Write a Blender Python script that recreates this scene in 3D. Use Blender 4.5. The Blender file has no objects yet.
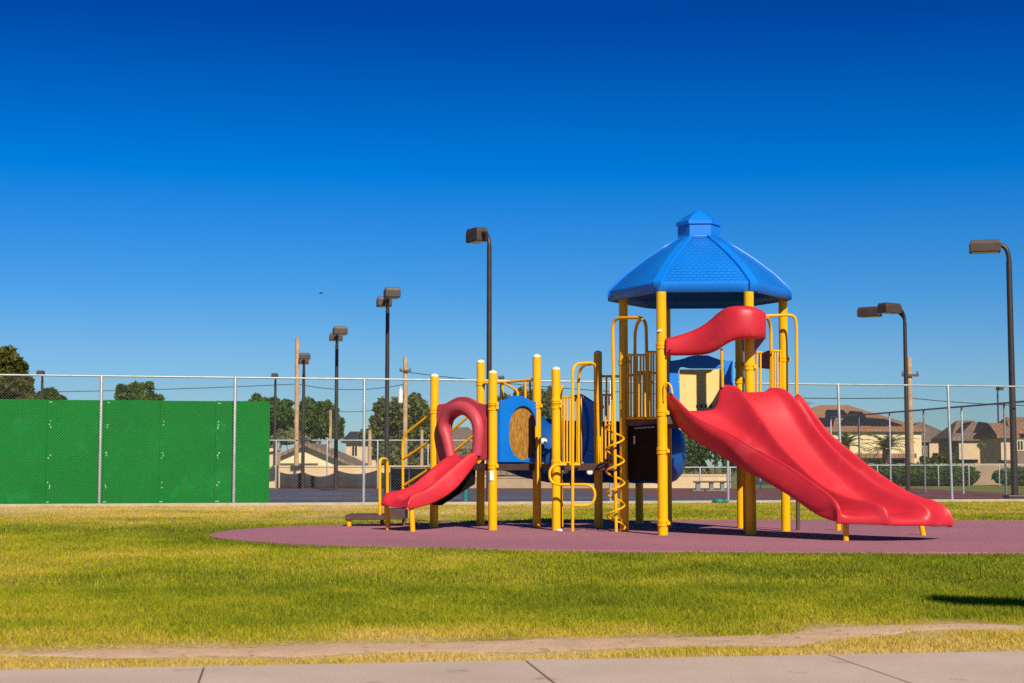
import bpy, math, random
import numpy as np
from mathutils import Vector, Matrix

random.seed(7)
RNG = np.random.default_rng(11)
PI = math.pi
scene = bpy.context.scene
COL = scene.collection
W, H, F = 1024, 683, 1564.0
EYE, HORIZON = 0.95, 465.0
PITCH = math.atan((HORIZON - H / 2) / F)
CP, SP = math.cos(PITCH), math.sin(PITCH)

# ------------------------------------------------------------------ survey helpers
def ray(px, py):
    u, v = (px - W / 2) / F, (H / 2 - py) / F
    return u, CP - v * SP, SP + v * CP
def P(px, py, Y):
    """point of the place seen at (px, py) that stands Y metres in front of the camera"""
    u, dy, dz = ray(px, py)
    s = Y / dy
    return Vector((u * s, Y, EYE + dz * s))
def X(px, Y, z=0.9):
    # x of a point at height z and distance Y
    s = Y * CP + (z - EYE) * SP
    return (px - W / 2) / F * s
def Z(py, Y):
    return P(W / 2, py, Y).z
def G(px, py, z=0.0):
    u, dy, dz = ray(px, py)
    s = (z - EYE) / dz
    return Vector((u * s, dy * s, z))

# ------------------------------------------------------------------ mesh builder
class MB:
    def __init__(s):
        s.v, s.f, s.m, s.mi = [], [], [], 0
    def face(s, idx):
        s.f.append(tuple(idx)); s.m.append(s.mi)
    def add(s, verts, faces):
        b = len(s.v)
        s.v.extend([tuple(p) for p in verts])
        for f in faces:
            s.face([b + i for i in f])
        return s
    def box(s, x0, x1, y0, y1, z0, z1):
        vs = [(x, y, z) for z in (z0, z1) for y in (y0, y1) for x in (x0, x1)]
        return s.add(vs, [(0, 2, 3, 1), (4, 5, 7, 6), (0, 1, 5, 4), (2, 6, 7, 3), (0, 4, 6, 2), (1, 3, 7, 5)])
    def slab(s, poly, z0, z1):
        n = len(poly)
        a = sum(poly[i][0] * poly[(i + 1) % n][1] - poly[(i + 1) % n][0] * poly[i][1] for i in range(n))
        if a < 0: poly = poly[::-1]
        vs = [(p[0], p[1], z0) for p in poly] + [(p[0], p[1], z1) for p in poly]
        return s.add(vs, [tuple(range(n))[::-1], tuple(range(n, 2 * n))] +
                     [(i, (i + 1) % n, n + (i + 1) % n, n + i) for i in range(n)])
    def tube(s, pts, r, n=10, cap=True):
        pts = [Vector(p) for p in pts]
        rs = r if isinstance(r, (list, tuple)) else [r] * len(pts)
        t0 = (pts[1] - pts[0]).normalized()
        up = Vector((0, 0, 1)) if abs(t0.z) < 0.9 else Vector((1, 0, 0))
        a = t0.cross(up).normalized()
        vs = []
        for i, p in enumerate(pts):
            if i == 0: t = t0
            elif i == len(pts) - 1: t = (pts[i] - pts[i - 1]).normalized()
            else: t = ((pts[i + 1] - p).normalized() + (p - pts[i - 1]).normalized()).normalized()
            a = (a - t * a.dot(t)).normalized()
            b = t.cross(a)
            for k in range(n):
                an = 2 * PI * k / n
                vs.append(p + (a * math.cos(an) + b * math.sin(an)) * rs[i])
        fs = []
        for i in range(len(pts) - 1):
            for k in range(n):
                k2 = (k + 1) % n
                fs.append((i * n + k, i * n + k2, (i + 1) * n + k2, (i + 1) * n + k))
        if cap:
            fs.append(tuple(range(n))[::-1]); fs.append(tuple((len(pts) - 1) * n + k for k in range(n)))
        return s.add(vs, fs)
    def lathe(s, x, y, prof, n=24):
        vs, fs = [], []
        for r, z in prof:
            for k in range(n):
                an = 2 * PI * k / n
                vs.append((x + r * math.cos(an), y + r * math.sin(an), z))
        for i in range(len(prof) - 1):
            for k in range(n):
                k2 = (k + 1) % n
                fs.append((i * n + k, i * n + k2, (i + 1) * n + k2, (i + 1) * n + k))
        fs.append(tuple(range(n))[::-1]); fs.append(tuple((len(prof) - 1) * n + k for k in range(n)))
        return s.add(vs, fs)
    def grid(s, rows, close_u=False):
        nr, nc = len(rows), len(rows[0])
        vs = [p for r in rows for p in r]
        fs = []
        for i in range(nr - 1):
            for j in range(nc - 1 + (1 if close_u else 0)):
                j2 = (j + 1) % nc
                fs.append((i * nc + j, i * nc + j2, (i + 1) * nc + j2, (i + 1) * nc + j))
        return s.add(vs, fs)
    def quad(s, a, b, c, d):
        return s.add([a, b, c, d], [(0, 1, 2, 3)])

ORIGIN = {}
def root_loc(o):
    while o.parent: o = o.parent
    return Vector(o.location)

def obj(name, mb, mat, parent=None, smooth=None, sub=0, solid=0.0, bevel=0.0, offset=-1.0, loc=None):
    """link a builder as ONE mesh object; verts are given in world metres"""
    me = bpy.data.meshes.new(name)
    off = root_loc(parent) if parent else (Vector(loc) if loc is not None else Vector((0, 0, 0)))
    me.from_pydata([(p[0] - off.x, p[1] - off.y, p[2] - off.z) for p in mb.v], [], mb.f)
    mats = mat if isinstance(mat, (list, tuple)) else [mat]
    for m in mats: me.materials.append(m)
    if len(mats) > 1: me.polygons.foreach_set('material_index', mb.m)
    if smooth is not None:
        me.polygons.foreach_set('use_smooth', [True] * len(me.polygons))
        if smooth < 180: me.set_sharp_from_angle(angle=math.radians(smooth))
    me.validate(); me.update()
    o = bpy.data.objects.new(name, me)
    COL.objects.link(o)
    if parent: o.parent = parent
    else: o.location = off
    if bevel:
        b = o.modifiers.new('edge', 'BEVEL'); b.width = bevel; b.segments = 2; b.limit_method = 'ANGLE'; b.angle_limit = math.radians(40)
    if solid:
        m = o.modifiers.new('wall', 'SOLIDIFY'); m.thickness = solid; m.offset = offset
    if sub:
        m = o.modifiers.new('round', 'SUBSURF'); m.levels = sub; m.render_levels = sub
    return o

def tag(o, label=None, cat=None, group=None, kind=None):
    if label: o['label'] = label
    if cat: o['category'] = cat
    if group: o['group'] = group
    if kind: o['kind'] = kind
    return o
def thing(name, label, cat, loc=(0, 0, 0), group=None):
    o = bpy.data.objects.new(name, None); COL.objects.link(o)
    o.location = loc; o.empty_display_size = 0.2
    return tag(o, label, cat, group)
def dup(src, loc, label, rotz=0.0, scale=None):
    r = src.copy(); COL.objects.link(r); r.location = loc; r.rotation_euler = (0, 0, rotz); r['label'] = label
    if scale: r.scale = scale
    def rec(a, b):
        for ch in list(a.children):
            c = ch.copy(); COL.objects.link(c); c.parent = b
            rec(ch, c)
    rec(src, r)
    return r

def bend(pts, r, n=6):
    """polyline with rounded corners"""
    pts = [Vector(p) for p in pts]
    out = [pts[0]]
    for i in range(1, len(pts) - 1):
        a, b, c = pts[i - 1], pts[i], pts[i + 1]
        f = 0.96 if len(pts) == 3 else 0.5
        ra = min(r, (a - b).length * f); rc = min(r, (c - b).length * f)
        p0 = b + (a - b).normalized() * ra; p2 = b + (c - b).normalized() * rc
        for k in range(n + 1):
            t = k / n
            out.append(p0 * (1 - t) ** 2 + b * 2 * t * (1 - t) + p2 * t * t)
    out.append(pts[-1])
    res = [out[0]]
    for p in out[1:]:
        if (p - res[-1]).length > 1e-4: res.append(p)
    return res

def resample(pts, n):
    pts = np.array([tuple(p) for p in pts], float)
    # Catmull-Rom through the points, then even arc length
    ext = np.vstack([2 * pts[0] - pts[1], pts, 2 * pts[-1] - pts[-2]])
    out = []
    for i in range(1, len(ext) - 2):
        p0, p1, p2, p3 = ext[i - 1], ext[i], ext[i + 1], ext[i + 2]
        for k in range(12):
            t = k / 12
            out.append(0.5 * (2 * p1 + (p2 - p0) * t + (2 * p0 - 5 * p1 + 4 * p2 - p3) * t * t + (-p0 + 3 * p1 - 3 * p2 + p3) * t ** 3))
    out.append(pts[-1]); out = np.array(out)
    d = np.r_[0, np.cumsum(np.linalg.norm(np.diff(out, axis=0), axis=1))]
    q = np.linspace(0, d[-1], n)
    return [Vector([np.interp(a, d, out[:, k]) for k in range(3)]) for a in q]

# ------------------------------------------------------------------ materials
def nodes_of(name):
    m = bpy.data.materials.new(name); m.use_nodes = True
    nt = m.node_tree; b = nt.nodes['Principled BSDF']
    return m, nt, b
def rgba(c): return (c[0], c[1], c[2], 1)
def mat(name, c, rough=0.6, var=0.12, scale=3.0, c2=None, bump=0.0, bscale=40.0, metal=0.0, spec=0.5, detail=6.0, coat=0.0, speck=None):
    m, nt, b = nodes_of(name)
    L = nt.links.new
    tc = nt.nodes.new('ShaderNodeTexCoord')
    ns = nt.nodes.new('ShaderNodeTexNoise'); ns.inputs['Scale'].default_value = scale; ns.inputs['Detail'].default_value = detail
    ns.inputs['Roughness'].default_value = 0.6
    L(tc.outputs['Object'], ns.inputs['Vector'])
    rp = nt.nodes.new('ShaderNodeValToRGB')
    lo = c2 if c2 is not None else tuple(x * (1 - var) for x in c)
    hi = c if c2 is not None else tuple(min(1, x * (1 + var)) for x in c)
    rp.color_ramp.elements[0].position = 0.32; rp.color_ramp.elements[1].position = 0.68
    rp.color_ramp.elements[0].color = rgba(lo); rp.color_ramp.elements[1].color = rgba(hi)
    L(ns.outputs['Fac'], rp.inputs['Fac'])
    out = rp.outputs['Color']
    if speck:   # (colour, scale, threshold) small irregular marks
        n3 = nt.nodes.new('ShaderNodeTexNoise'); n3.inputs['Scale'].default_value = speck[1]; n3.inputs['Detail'].default_value = 5
        L(tc.outputs['Object'], n3.inputs['Vector'])
        r3 = nt.nodes.new('ShaderNodeValToRGB')
        r3.color_ramp.elements[0].position = speck[2]; r3.color_ramp.elements[1].position = speck[2] + 0.06
        L(n3.outputs['Fac'], r3.inputs['Fac'])
        mx = nt.nodes.new('ShaderNodeMix'); mx.data_type = 'RGBA'
        L(r3.outputs['Color'], mx.inputs[0]); L(out, mx.inputs[6]); mx.inputs[7].default_value = rgba(speck[0])
        out = mx.outputs[2]
    L(out, b.inputs['Base Color'])
    b.inputs['Roughness'].default_value = rough; b.inputs['Metallic'].default_value = metal
    b.inputs['Specular IOR Level'].default_value = spec
    if coat: b.inputs['Coat Weight'].default_value = coat; b.inputs['Coat Roughness'].default_value = 0.15
    if bump:
        n2 = nt.nodes.new('ShaderNodeTexNoise'); n2.inputs['Scale'].default_value = bscale; n2.inputs['Detail'].default_value = 4
        L(tc.outputs['Object'], n2.inputs['Vector'])
        bp = nt.nodes.new('ShaderNodeBump'); bp.inputs['Strength'].default_value = bump; bp.inputs['Distance'].default_value = 0.02
        L(n2.outputs['Fac'], bp.inputs['Height']); L(bp.outputs['Normal'], b.inputs['Normal'])
    return m

M = {}
M['yellow'] = mat('yellow_powder_coat', (0.90, 0.45, 0.001), 0.30, 0.06, 4.0, spec=0.35, speck=((0.55, 0.22, 0.01), 22.0, 0.70))
M['rail'] = mat('yellow_rail_coat', (0.90, 0.43, 0.002), 0.42, 0.08, 6.0, spec=0.3)
M['brown'] = mat('brown_vinyl_deck', (0.075, 0.042, 0.034), 0.7, 0.2, 8.0, bump=0.3)
M['black'] = mat('black_plate_and_shade', (0.008, 0.006, 0.007), 0.9, spec=0.1, var=0.2, scale=6.0)  # black plate and bolt; also the painted shade beneath the small slide
M['_b'] = mat('black_spare', (0.012, 0.010, 0.011), 0.6, 0.2, 6.0)
M['red'] = mat('red_moulded_plastic', (0.58, 0.024, 0.040), 0.42, 0.16, 1.4, bump=0.06, bscale=140, spec=0.4, detail=10, speck=((0.585, 0.040, 0.055), 3.0, 0.60))
M['red_faded'] = mat('sun_faded_red_plastic', (0.50, 0.060, 0.085), 0.5, 0.14, 2.2, bump=0.05, bscale=160, spec=0.35)
M['cap'] = mat('pale_post_cap', (0.92, 0.80, 0.52), 0.3, 0.05)  # paler tone than the yellow posts
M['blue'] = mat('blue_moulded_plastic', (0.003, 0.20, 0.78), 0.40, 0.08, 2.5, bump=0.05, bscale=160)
M['navy'] = mat('shaded_blue_plastic', (0.003, 0.085, 0.36), 0.42, 0.1, 2.5, bump=0.05, bscale=160)  # the blue plastic darkened in colour for the shade on the tunnel
M['white'] = mat('white_plastic', (0.75, 0.75, 0.72), 0.4, 0.06)
M['tan_panel'] = mat('tan_panel_board', (0.80, 0.56, 0.20), 0.5, 0.06, 5.0, speck=((0.55, 0.36, 0.16), 16.0, 0.66))
M['straw'] = mat('brown_streaked_board', (0.55, 0.27, 0.035), 0.7, 0.3, 9.0, c2=(0.17, 0.075, 0.012))
M['galv'] = mat('galvanised_steel', (0.40, 0.425, 0.44), 0.45, 0.15, 5.0, metal=0.35)
M['galv_dark'] = mat('weathered_galvanised_steel', (0.20, 0.21, 0.22), 0.55, 0.2, 5.0, metal=0.3)
M['wire'] = mat('chain_link_wire', (0.16, 0.165, 0.165), 0.5, 0.1, 3.0, metal=0.4)
M['green'] = mat('green_painted_board', (0.0005, 0.170, 0.019), 0.7, 0.10, 0.7, detail=8, spec=0.05, speck=((0.002, 0.190, 0.030), 1.8, 0.60))
M['scuff'] = mat('white_screw_heads', (0.30, 0.55, 0.32), 0.6, 0.1)
M['bronze'] = mat('dark_bronze_paint', (0.035, 0.024, 0.020), 0.45, 0.2, 5.0)
M['bronze_head'] = mat('brown_bronze_housing', (0.060, 0.038, 0.030), 0.55, 0.2, 4.0)
M['lens'] = mat('lamp_lens_glass', (0.45, 0.45, 0.43), 0.25, 0.05)
M['wood'] = mat('weathered_pole_wood', (0.58, 0.39, 0.23), 0.85, 0.3, 3.0, c2=(0.36, 0.225, 0.13), bump=0.4, bscale=25)
M['concrete'] = mat('pale_concrete', (0.42, 0.365, 0.27), 0.9, 0.12, 3.0, bump=0.3, bscale=60, speck=((0.36, 0.31, 0.24), 9.0, 0.62))
M['walk'] = mat('sidewalk_concrete', (0.56, 0.435, 0.355), 0.9, 0.09, 1.2, bump=0.25, bscale=140, speck=((0.36, 0.27, 0.225), 3.1, 0.64))
M['joint'] = mat('joint_filler', (0.10, 0.075, 0.06), 0.95, 0.2)
M['dirt'] = mat('dry_bare_dirt', (0.60, 0.40, 0.26), 0.95, 0.12, 5.0, bump=0.6, bscale=45, speck=((0.33, 0.20, 0.11), 14.0, 0.62))
M['court_blue'] = mat('blue_court_coating', (0.072, 0.074, 0.118), 0.8, 0.16, 0.6, bump=0.1, bscale=90)
M['court_red'] = mat('maroon_court_coating', (0.155, 0.052, 0.052), 0.8, 0.16, 0.6, bump=0.1, bscale=90)
M['line'] = mat('court_line_paint', (0.55, 0.55, 0.58), 0.7, 0.1)
M['screen'] = mat('black_windscreen_fabric', (0.028, 0.026, 0.028), 0.85, 0.25, 1.5)
M['teal'] = mat('teal_paint', (0.01, 0.20, 0.18), 0.5, 0.1)
M['stucco'] = mat('cream_stucco', (0.84, 0.68, 0.40), 0.9, 0.06, 1.0, bump=0.15)
M['stucco_tan'] = mat('tan_stucco', (0.68, 0.49, 0.30), 0.9, 0.08, 1.0, bump=0.15)
M['stucco_brown'] = mat('grey_brown_stucco', (0.22, 0.165, 0.125), 0.9, 0.08, 1.0, bump=0.15)
M['trim'] = mat('dark_brown_trim', (0.10, 0.065, 0.045), 0.7, 0.1)
M['trim_pale'] = mat('pale_fascia_board', (0.70, 0.58, 0.42), 0.7, 0.06)
M['glass'] = mat('dark_window_glass', (0.02, 0.024, 0.03), 0.08, 0.1)
M['solar'] = mat('solar_panel_glass', (0.022, 0.023, 0.028), 0.25, 0.15, 2.0)
M['block'] = mat('tan_block_masonry', (0.40, 0.285, 0.185), 0.95, 0.12, 1.5, bump=0.3)
M['bark'] = mat('tree_bark', (0.12, 0.08, 0.05), 0.9, 0.3, 4.0, bump=0.5)

def tile_mat(name, c, c2, sx=2.2, sy=2.8):
    m, nt, b = nodes_of(name); L = nt.links.new
    tc = nt.nodes.new('ShaderNodeTexCoord')
    br = nt.nodes.new('ShaderNodeTexBrick'); br.inputs['Scale'].default_value = 1.0
    br.inputs['Brick Width'].default_value = 0.34; br.inputs['Row Height'].default_value = 0.30; br.inputs['Mortar Size'].default_value = 0.03
    br.inputs['Color1'].default_value = rgba(c); br.inputs['Color2'].default_value = rgba(c2)
    br.inputs['Mortar'].default_value = rgba([x * 0.55 for x in c2])
    L(tc.outputs['Object'], br.inputs['Vector'])
    ns = nt.nodes.new('ShaderNodeTexNoise'); ns.inputs['Scale'].default_value = 0.9; ns.inputs['Detail'].default_value = 6
    L(tc.outputs['Object'], ns.inputs['Vector'])
    mx = nt.nodes.new('ShaderNodeMix'); mx.data_type = 'RGBA'; mx.blend_type = 'MULTIPLY'; mx.inputs[0].default_value = 0.5
    L(br.outputs['Color'], mx.inputs[6]); L(ns.outputs['Color'], mx.inputs[7])
    L(mx.outputs[2], b.inputs['Base Color']); b.inputs['Roughness'].default_value = 0.9
    bp = nt.nodes.new('ShaderNodeBump'); bp.inputs['Strength'].default_value = 0.5; bp.inputs['Distance'].default_value = 0.05
    L(br.outputs['Fac'], bp.inputs['Height']); bp.invert = True; L(bp.outputs['Normal'], b.inputs['Normal'])
    return m
M['tile'] = tile_mat('terracotta_roof_tile', (0.52, 0.27, 0.15), (0.40, 0.22, 0.13))
M['tile_grey'] = tile_mat('grey_brown_roof_tile', (0.36, 0.25, 0.18), (0.27, 0.19, 0.145))
M['tile_dark'] = tile_mat('dark_slate_shingle', (0.06, 0.06, 0.075), (0.045, 0.045, 0.06))

def shingle_mat():
    m, nt, b = nodes_of('blue_shingle_pattern_plastic'); L = nt.links.new
    uv = nt.nodes.new('ShaderNodeUVMap')
    br = nt.nodes.new('ShaderNodeTexBrick'); br.inputs['Scale'].default_value = 1.0
    br.inputs['Brick Width'].default_value = 0.085; br.inputs['Row Height'].default_value = 0.062; br.inputs['Mortar Size'].default_value = 0.006
    br.inputs['Mortar Smooth'].default_value = 0.4
    L(uv.outputs['UV'], br.inputs['Vector'])
    ns = nt.nodes.new('ShaderNodeTexNoise'); ns.inputs['Scale'].default_value = 3.0
    tc = nt.nodes.new('ShaderNodeTexCoord'); L(tc.outputs['Object'], ns.inputs['Vector'])
    rp = nt.nodes.new('ShaderNodeValToRGB')
    rp.color_ramp.elements[0].color = (0.003, 0.17, 0.66, 1); rp.color_ramp.elements[1].color = (0.004, 0.21, 0.80, 1)
    L(ns.outputs['Fac'], rp.inputs['Fac']); L(rp.outputs['Color'], b.inputs['Base Color'])
    b.inputs['Roughness'].default_value = 0.42
    bp = nt.nodes.new('ShaderNodeBump'); bp.inputs['Strength'].default_value = 1.0; bp.inputs['Distance'].default_value = 0.03; bp.invert = True
    L(br.outputs['Fac'], bp.inputs['Height']); L(bp.outputs['Normal'], b.inputs['Normal'])
    return m
M['shingle'] = shingle_mat()

def attr_mat(name, a, bcol, rough=0.75, attr='tint', trans=0.25, noise=0.0, spec=0.3):
    """two natural leaf colours mixed by a per-blade / per-leaf random attribute"""
    m, nt, b = nodes_of(name); L = nt.links.new
    at = nt.nodes.new('ShaderNodeAttribute'); at.attribute_name = attr
    rp = nt.nodes.new('ShaderNodeValToRGB')
    cols = a if isinstance(a[0], (tuple, list)) else [a, bcol]
    el = rp.color_ramp.elements
    el[0].color = rgba(cols[0]); el[1].color = rgba(cols[-1])
    for i in range(1, len(cols) - 1):
        e = el.new(i / (len(cols) - 1)); e.color = rgba(cols[i])
    L(at.outputs['Fac'], rp.inputs['Fac'])
    src = rp.outputs['Color']
    if noise:
        tc = nt.nodes.new('ShaderNodeTexCoord'); ns = nt.nodes.new('ShaderNodeTexNoise'); ns.inputs['Scale'].default_value = 38.0
        ns.inputs['Detail'].default_value = 5
        L(tc.outputs['Object'], ns.inputs['Vector'])
        mp = nt.nodes.new('ShaderNodeMapRange'); mp.inputs[1].default_value = 0.3; mp.inputs[2].default_value = 0.7
        mp.inputs[3].default_value = 1 - noise; mp.inputs[4].default_value = 1 + noise
        L(ns.outputs['Fac'], mp.inputs[0])
        vm = nt.nodes.new('ShaderNodeVectorMath'); vm.operation = 'SCALE'
        L(src, vm.inputs[0]); L(mp.outputs[0], vm.inputs['Scale']); src = vm.outputs[0]
    L(src, b.inputs['Base Color'])
    b.inputs['Roughness'].default_value = rough; b.inputs['Specular IOR Level'].default_value = spec
    if trans:
        tr = nt.nodes.new('ShaderNodeBsdfTranslucent'); L(src, tr.inputs['Color'])
        ms = nt.nodes.new('ShaderNodeMixShader'); ms.inputs[0].default_value = trans
        out = nt.nodes['Material Output']
        L(b.outputs['BSDF'], ms.inputs[1]); L(tr.outputs['BSDF'], ms.inputs[2]); L(ms.outputs[0], out.inputs['Surface'])
    return m
GRASS_RAMP = [(0.155, 0.205, 0.006), (0.30, 0.335, 0.008), (0.46, 0.42, 0.013), (0.66, 0.46, 0.06), (0.74, 0.53, 0.19)]
M['grass'] = attr_mat('grass_blades', GRASS_RAMP, None, trans=0.3)
M['lawn'] = attr_mat('lawn_thatch', [(0.10, 0.12, 0.01), (0.20, 0.19, 0.02), (0.32, 0.25, 0.07), (0.46, 0.34, 0.14), (0.54, 0.40, 0.20)], None, rough=0.95, trans=0.0, noise=0.45, spec=0.1)
M['leaf'] = attr_mat('dark_green_leaves', [(0.025, 0.060, 0.006), (0.065, 0.13, 0.014), (0.12, 0.19, 0.025)], None)
M['leaf_olive'] = attr_mat('olive_green_leaves', [(0.04, 0.052, 0.006), (0.095, 0.105, 0.014), (0.17, 0.155, 0.03)], None)
M['leaf_grey'] = attr_mat('grey_green_leaves', [(0.05, 0.075, 0.016), (0.115, 0.145, 0.032), (0.20, 0.215, 0.06)], None)
M['leaf_palm'] = attr_mat('palm_frond_leaves', [(0.05, 0.085, 0.016), (0.12, 0.165, 0.03), (0.24, 0.24, 0.06)], None)
M['leaf_pale'] = attr_mat('pale_green_leaves', [(0.12, 0.14, 0.05), (0.22, 0.24, 0.11), (0.34, 0.34, 0.20)], None)

# ------------------------------------------------------------------ numpy noise
def vnoise(x, y, seed=0):
    xi, yi = np.floor(x).astype(np.int64), np.floor(y).astype(np.int64)
    fx, fy = x - xi, y - yi
    fx, fy = fx * fx * (3 - 2 * fx), fy * fy * (3 - 2 * fy)
    def h(a, b):
        n = (a * 374761393 + b * 668265263 + seed * 974711) & 0x7fffffff
        n = ((n ^ (n >> 13)) * 1274126177) & 0x7fffffff
        return ((n ^ (n >> 16)) & 0xffff) / 65535.0
    return (h(xi, yi) * (1 - fx) + h(xi + 1, yi) * fx) * (1 - fy) + (h(xi, yi + 1) * (1 - fx) + h(xi + 1, yi + 1) * fx) * fy
def fbm(x, y, seed=0, o=4):
    s, a, t = 0, 0.5, 0
    for k in range(o):
        s = s + a * vnoise(x * 2 ** k + 17 * k, y * 2 ** k - 9 * k, seed + k); t += a; a *= 0.5
    return s / t

# ------------------------------------------------------------------ layout of the ground
FA, FB = Vector((X(99.8, 36.6), 36.6)), Vector((X(951.5, 41.1), 41.1))       # fence line
FD = (FB - FA).normalized(); FN = Vector((-FD.y, FD.x))
def fence_y(x): return FA.y + (x - FA.x) * FD.y / FD.x
WALK = [G(0, 672), G(1024, 652.7)]
def walk_y(x): return WALK[0].y + (x - WALK[0].x) * (WALK[1].y - WALK[0].y) / (WALK[1].x - WALK[0].x)
PATHC = [(-120, 652, .2), (-40, 651.5, .2), (30, 650, .4), (80, 649.5, 2.2), (170, 648.5, 4.5), (300, 647.5, 6.8), (400, 645, 5.5), (512, 642, 5.2), (620, 640, 6), (724, 639, 6.5), (782, 638, 7.5), (841, 631.5, 5), (900, 627, 4), (958, 623.5, 3.4), (1024, 624.5, 2.6), (1150, 628, 3)]
pc = np.array([(G(a, b).x, G(a, b).y, (G(a, b - c * .78).y - G(a, b + c * .78).y) / 2) for a, b, c in PATHC])
def path_field(x, y):
    """signed: >0 inside the bare strip"""
    c = np.interp(x, pc[:, 0], pc[:, 1]); h = np.interp(x, pc[:, 0], pc[:, 2])
    return h - np.abs(y - c) + (fbm(x * 2.2, y * 4.0, 5) - 0.5) * 0.72
PADC = (5.35, 21.85); PADR = (9.47, 4.9)
def pad_r(x, y):
    n = 2.25
    dx, dy = np.abs(x - PADC[0]) / PADR[0], np.abs(y - PADC[1]) / PADR[1]
    return (dx ** n + dy ** n) ** (1 / n) + (fbm(x * 0.9, y * 0.9, 9) - 0.5) * 0.03
def dryness(x, y):
    d = 0.27 + (fbm(x * 0.42, y * 0.30, 1) - 0.5) * 0.62 + (fbm(x * 1.6, y * 1.0, 2) - 0.5) * 0.55 + (fbm(x * 5, y * 4, 3, 2) - 0.5) * 0.25
    d = d - 0.10 * np.clip(x / 5.0, -1, 1) * np.clip((20 - y) / 6, 0, 1)
    edge = np.clip(1 - (y - walk_y(x)) / (2.0 - 0.06 * x), 0, 1)
    d = d + edge ** 0.5 * (0.66 + 0.6 * (fbm(x * 1.3, y * 2.2, 21) - 0.5))
    far = np.clip((y - 24.5) / 8, 0, 1)
    left = np.clip((2.5 - x) / 5, 0, 1)
    d = d + far * (0.16 + 0.34 * left) + far * left * (fbm(x * 0.5, y * 0.5, 31) - 0.45) * 0.9
    near_pad = np.clip(1 - np.abs(pad_r(x, y) - 1.04) / 0.09, 0, 1)
    d = d - near_pad * 0.22 * (y < 24)
    return np.clip(d, 0, 1)

# far terrain: one sheet to the horizon; behind the park wall the land lies lower
mb = MB()
ys = [-60, -20, 4, 20, 36, 50, 64, 72, 78.6, 82, 86, 110, 150, 220, 400, 900, 2500]
xs = [-1800, -600, -250, -120, -60, -30, 0, 30, 60, 120, 250, 600, 1800]
def terr(y): return -0.03 - 1.6 * min(1, max(0, (y - 78.6) / 6))
mb.grid([[(x, y, terr(y)) for x in xs] for y in ys])
M['field'] = mat('park_field_grass', (0.16, 0.17, 0.022), 0.95, 0.25, 0.15, bump=0.4, bscale=8)
tag(obj('ground', mb, M['field'], smooth=60), kind='structure')

# lawn sheet (fine grid so that its colour map is real lawn patches)
nx, ny = 300, 420
gx = np.linspace(-17, 19, nx)
v = np.linspace(0, 1, ny) ** 1.5
GX = np.repeat(gx[None, :], ny, 0)
GY = 4.0 + v[:, None] * (fence_y(GX) - 0.12 - 4.0)
def lawn_z(x, y): return (fbm(x * 0.8, y * 0.8, 40) - 0.5) * 0.035 - 0.012
GZ = lawn_z(GX, GY)
me = bpy.data.meshes.new('lawn')
idx = np.arange(nx * ny).reshape(ny, nx)
fc = np.stack([idx[:-1, :-1], idx[:-1, 1:], idx[1:, 1:], idx[1:, :-1]], -1).reshape(-1, 4)
me.from_pydata(np.stack([GX, GY, GZ], -1).reshape(-1, 3).tolist(), [], fc.tolist())
at = me.attributes.new('tint', 'FLOAT', 'POINT')
at.data.foreach_set('value', np.clip(dryness(GX, GY) * 0.95 + 0.05, 0, 1).astype(np.float32).ravel())
me.polygons.foreach_set('use_smooth', [True] * len(me.polygons))
me.materials.append(M['lawn'])
o = bpy.data.objects.new('lawn', me); COL.objects.link(o); tag(o, kind='structure')

# bare dirt strip, irregular on both sides
mb = MB()
rows = []
for x in np.linspace(-6.5, 7.5, 220):
    c = float(np.interp(x, pc[:, 0], pc[:, 1])); h = float(np.interp(x, pc[:, 0], pc[:, 2])) + 0.06
    w1 = (float(fbm(np.array(x * 2.0), np.array(3.1), 6)) - 0.5) * 0.35
    w2 = (float(fbm(np.array(x * 2.0), np.array(9.7), 7)) - 0.5) * 0.35
    a, b = c - max(0.03, h + w1), c + max(0.03, h + w2)
    rows.append([(x, a + (b - a) * t, float(lawn_z(np.array(x), np.array(a + (b - a) * t))) - 0.004 + 0.011 * math.sin(t * PI) ** .5) for t in (0, .08, .25, .5, .75, .92, 1)])
mb.grid(rows)
tag(obj('dirt_path', mb, M['dirt'], smooth=60), kind='structure')

# pavement slabs along the bottom, with saw-cut joints
wd = (WALK[1] - WALK[0]).normalized(); wn = Vector((wd.y, -wd.x, 0))
cut_t = []
for (a, b) in (((205, 665.5), (213, 683)), ((533, 664), (568, 683)), ((829.5, 657), (914.5, 683))):
    p = G(*a); cut_t.append((p - WALK[0]).dot(wd))
step = (cut_t[2] - cut_t[0]) / 2
mb = MB(); mj = MB()
o0 = WALK[0].copy(); o0.z = 0
t0 = cut_t[0] - 6 * step
for k in range(14):
    a, b = o0 + wd * (t0 + k * step + 0.004), o0 + wd * (t0 + (k + 1) * step - 0.004)
    mb.slab([a[:2], b[:2], (b + wn * 1.9)[:2], (a + wn * 1.9)[:2]], -0.06, 0.010)
a, b = o0 + wd * (t0 - 0.1), o0 + wd * (t0 + 14 * step)
mj.slab([(a + wn * .01)[:2], (b + wn * .01)[:2], (b + wn * 1.88)[:2], (a + wn * 1.88)[:2]], -0.05, 0.002)
tag(obj('pavement', mb, M['walk'], bevel=0.006), kind='structure')
tag(obj('pavement_joints', mj, M['joint']), kind='structure')

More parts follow.
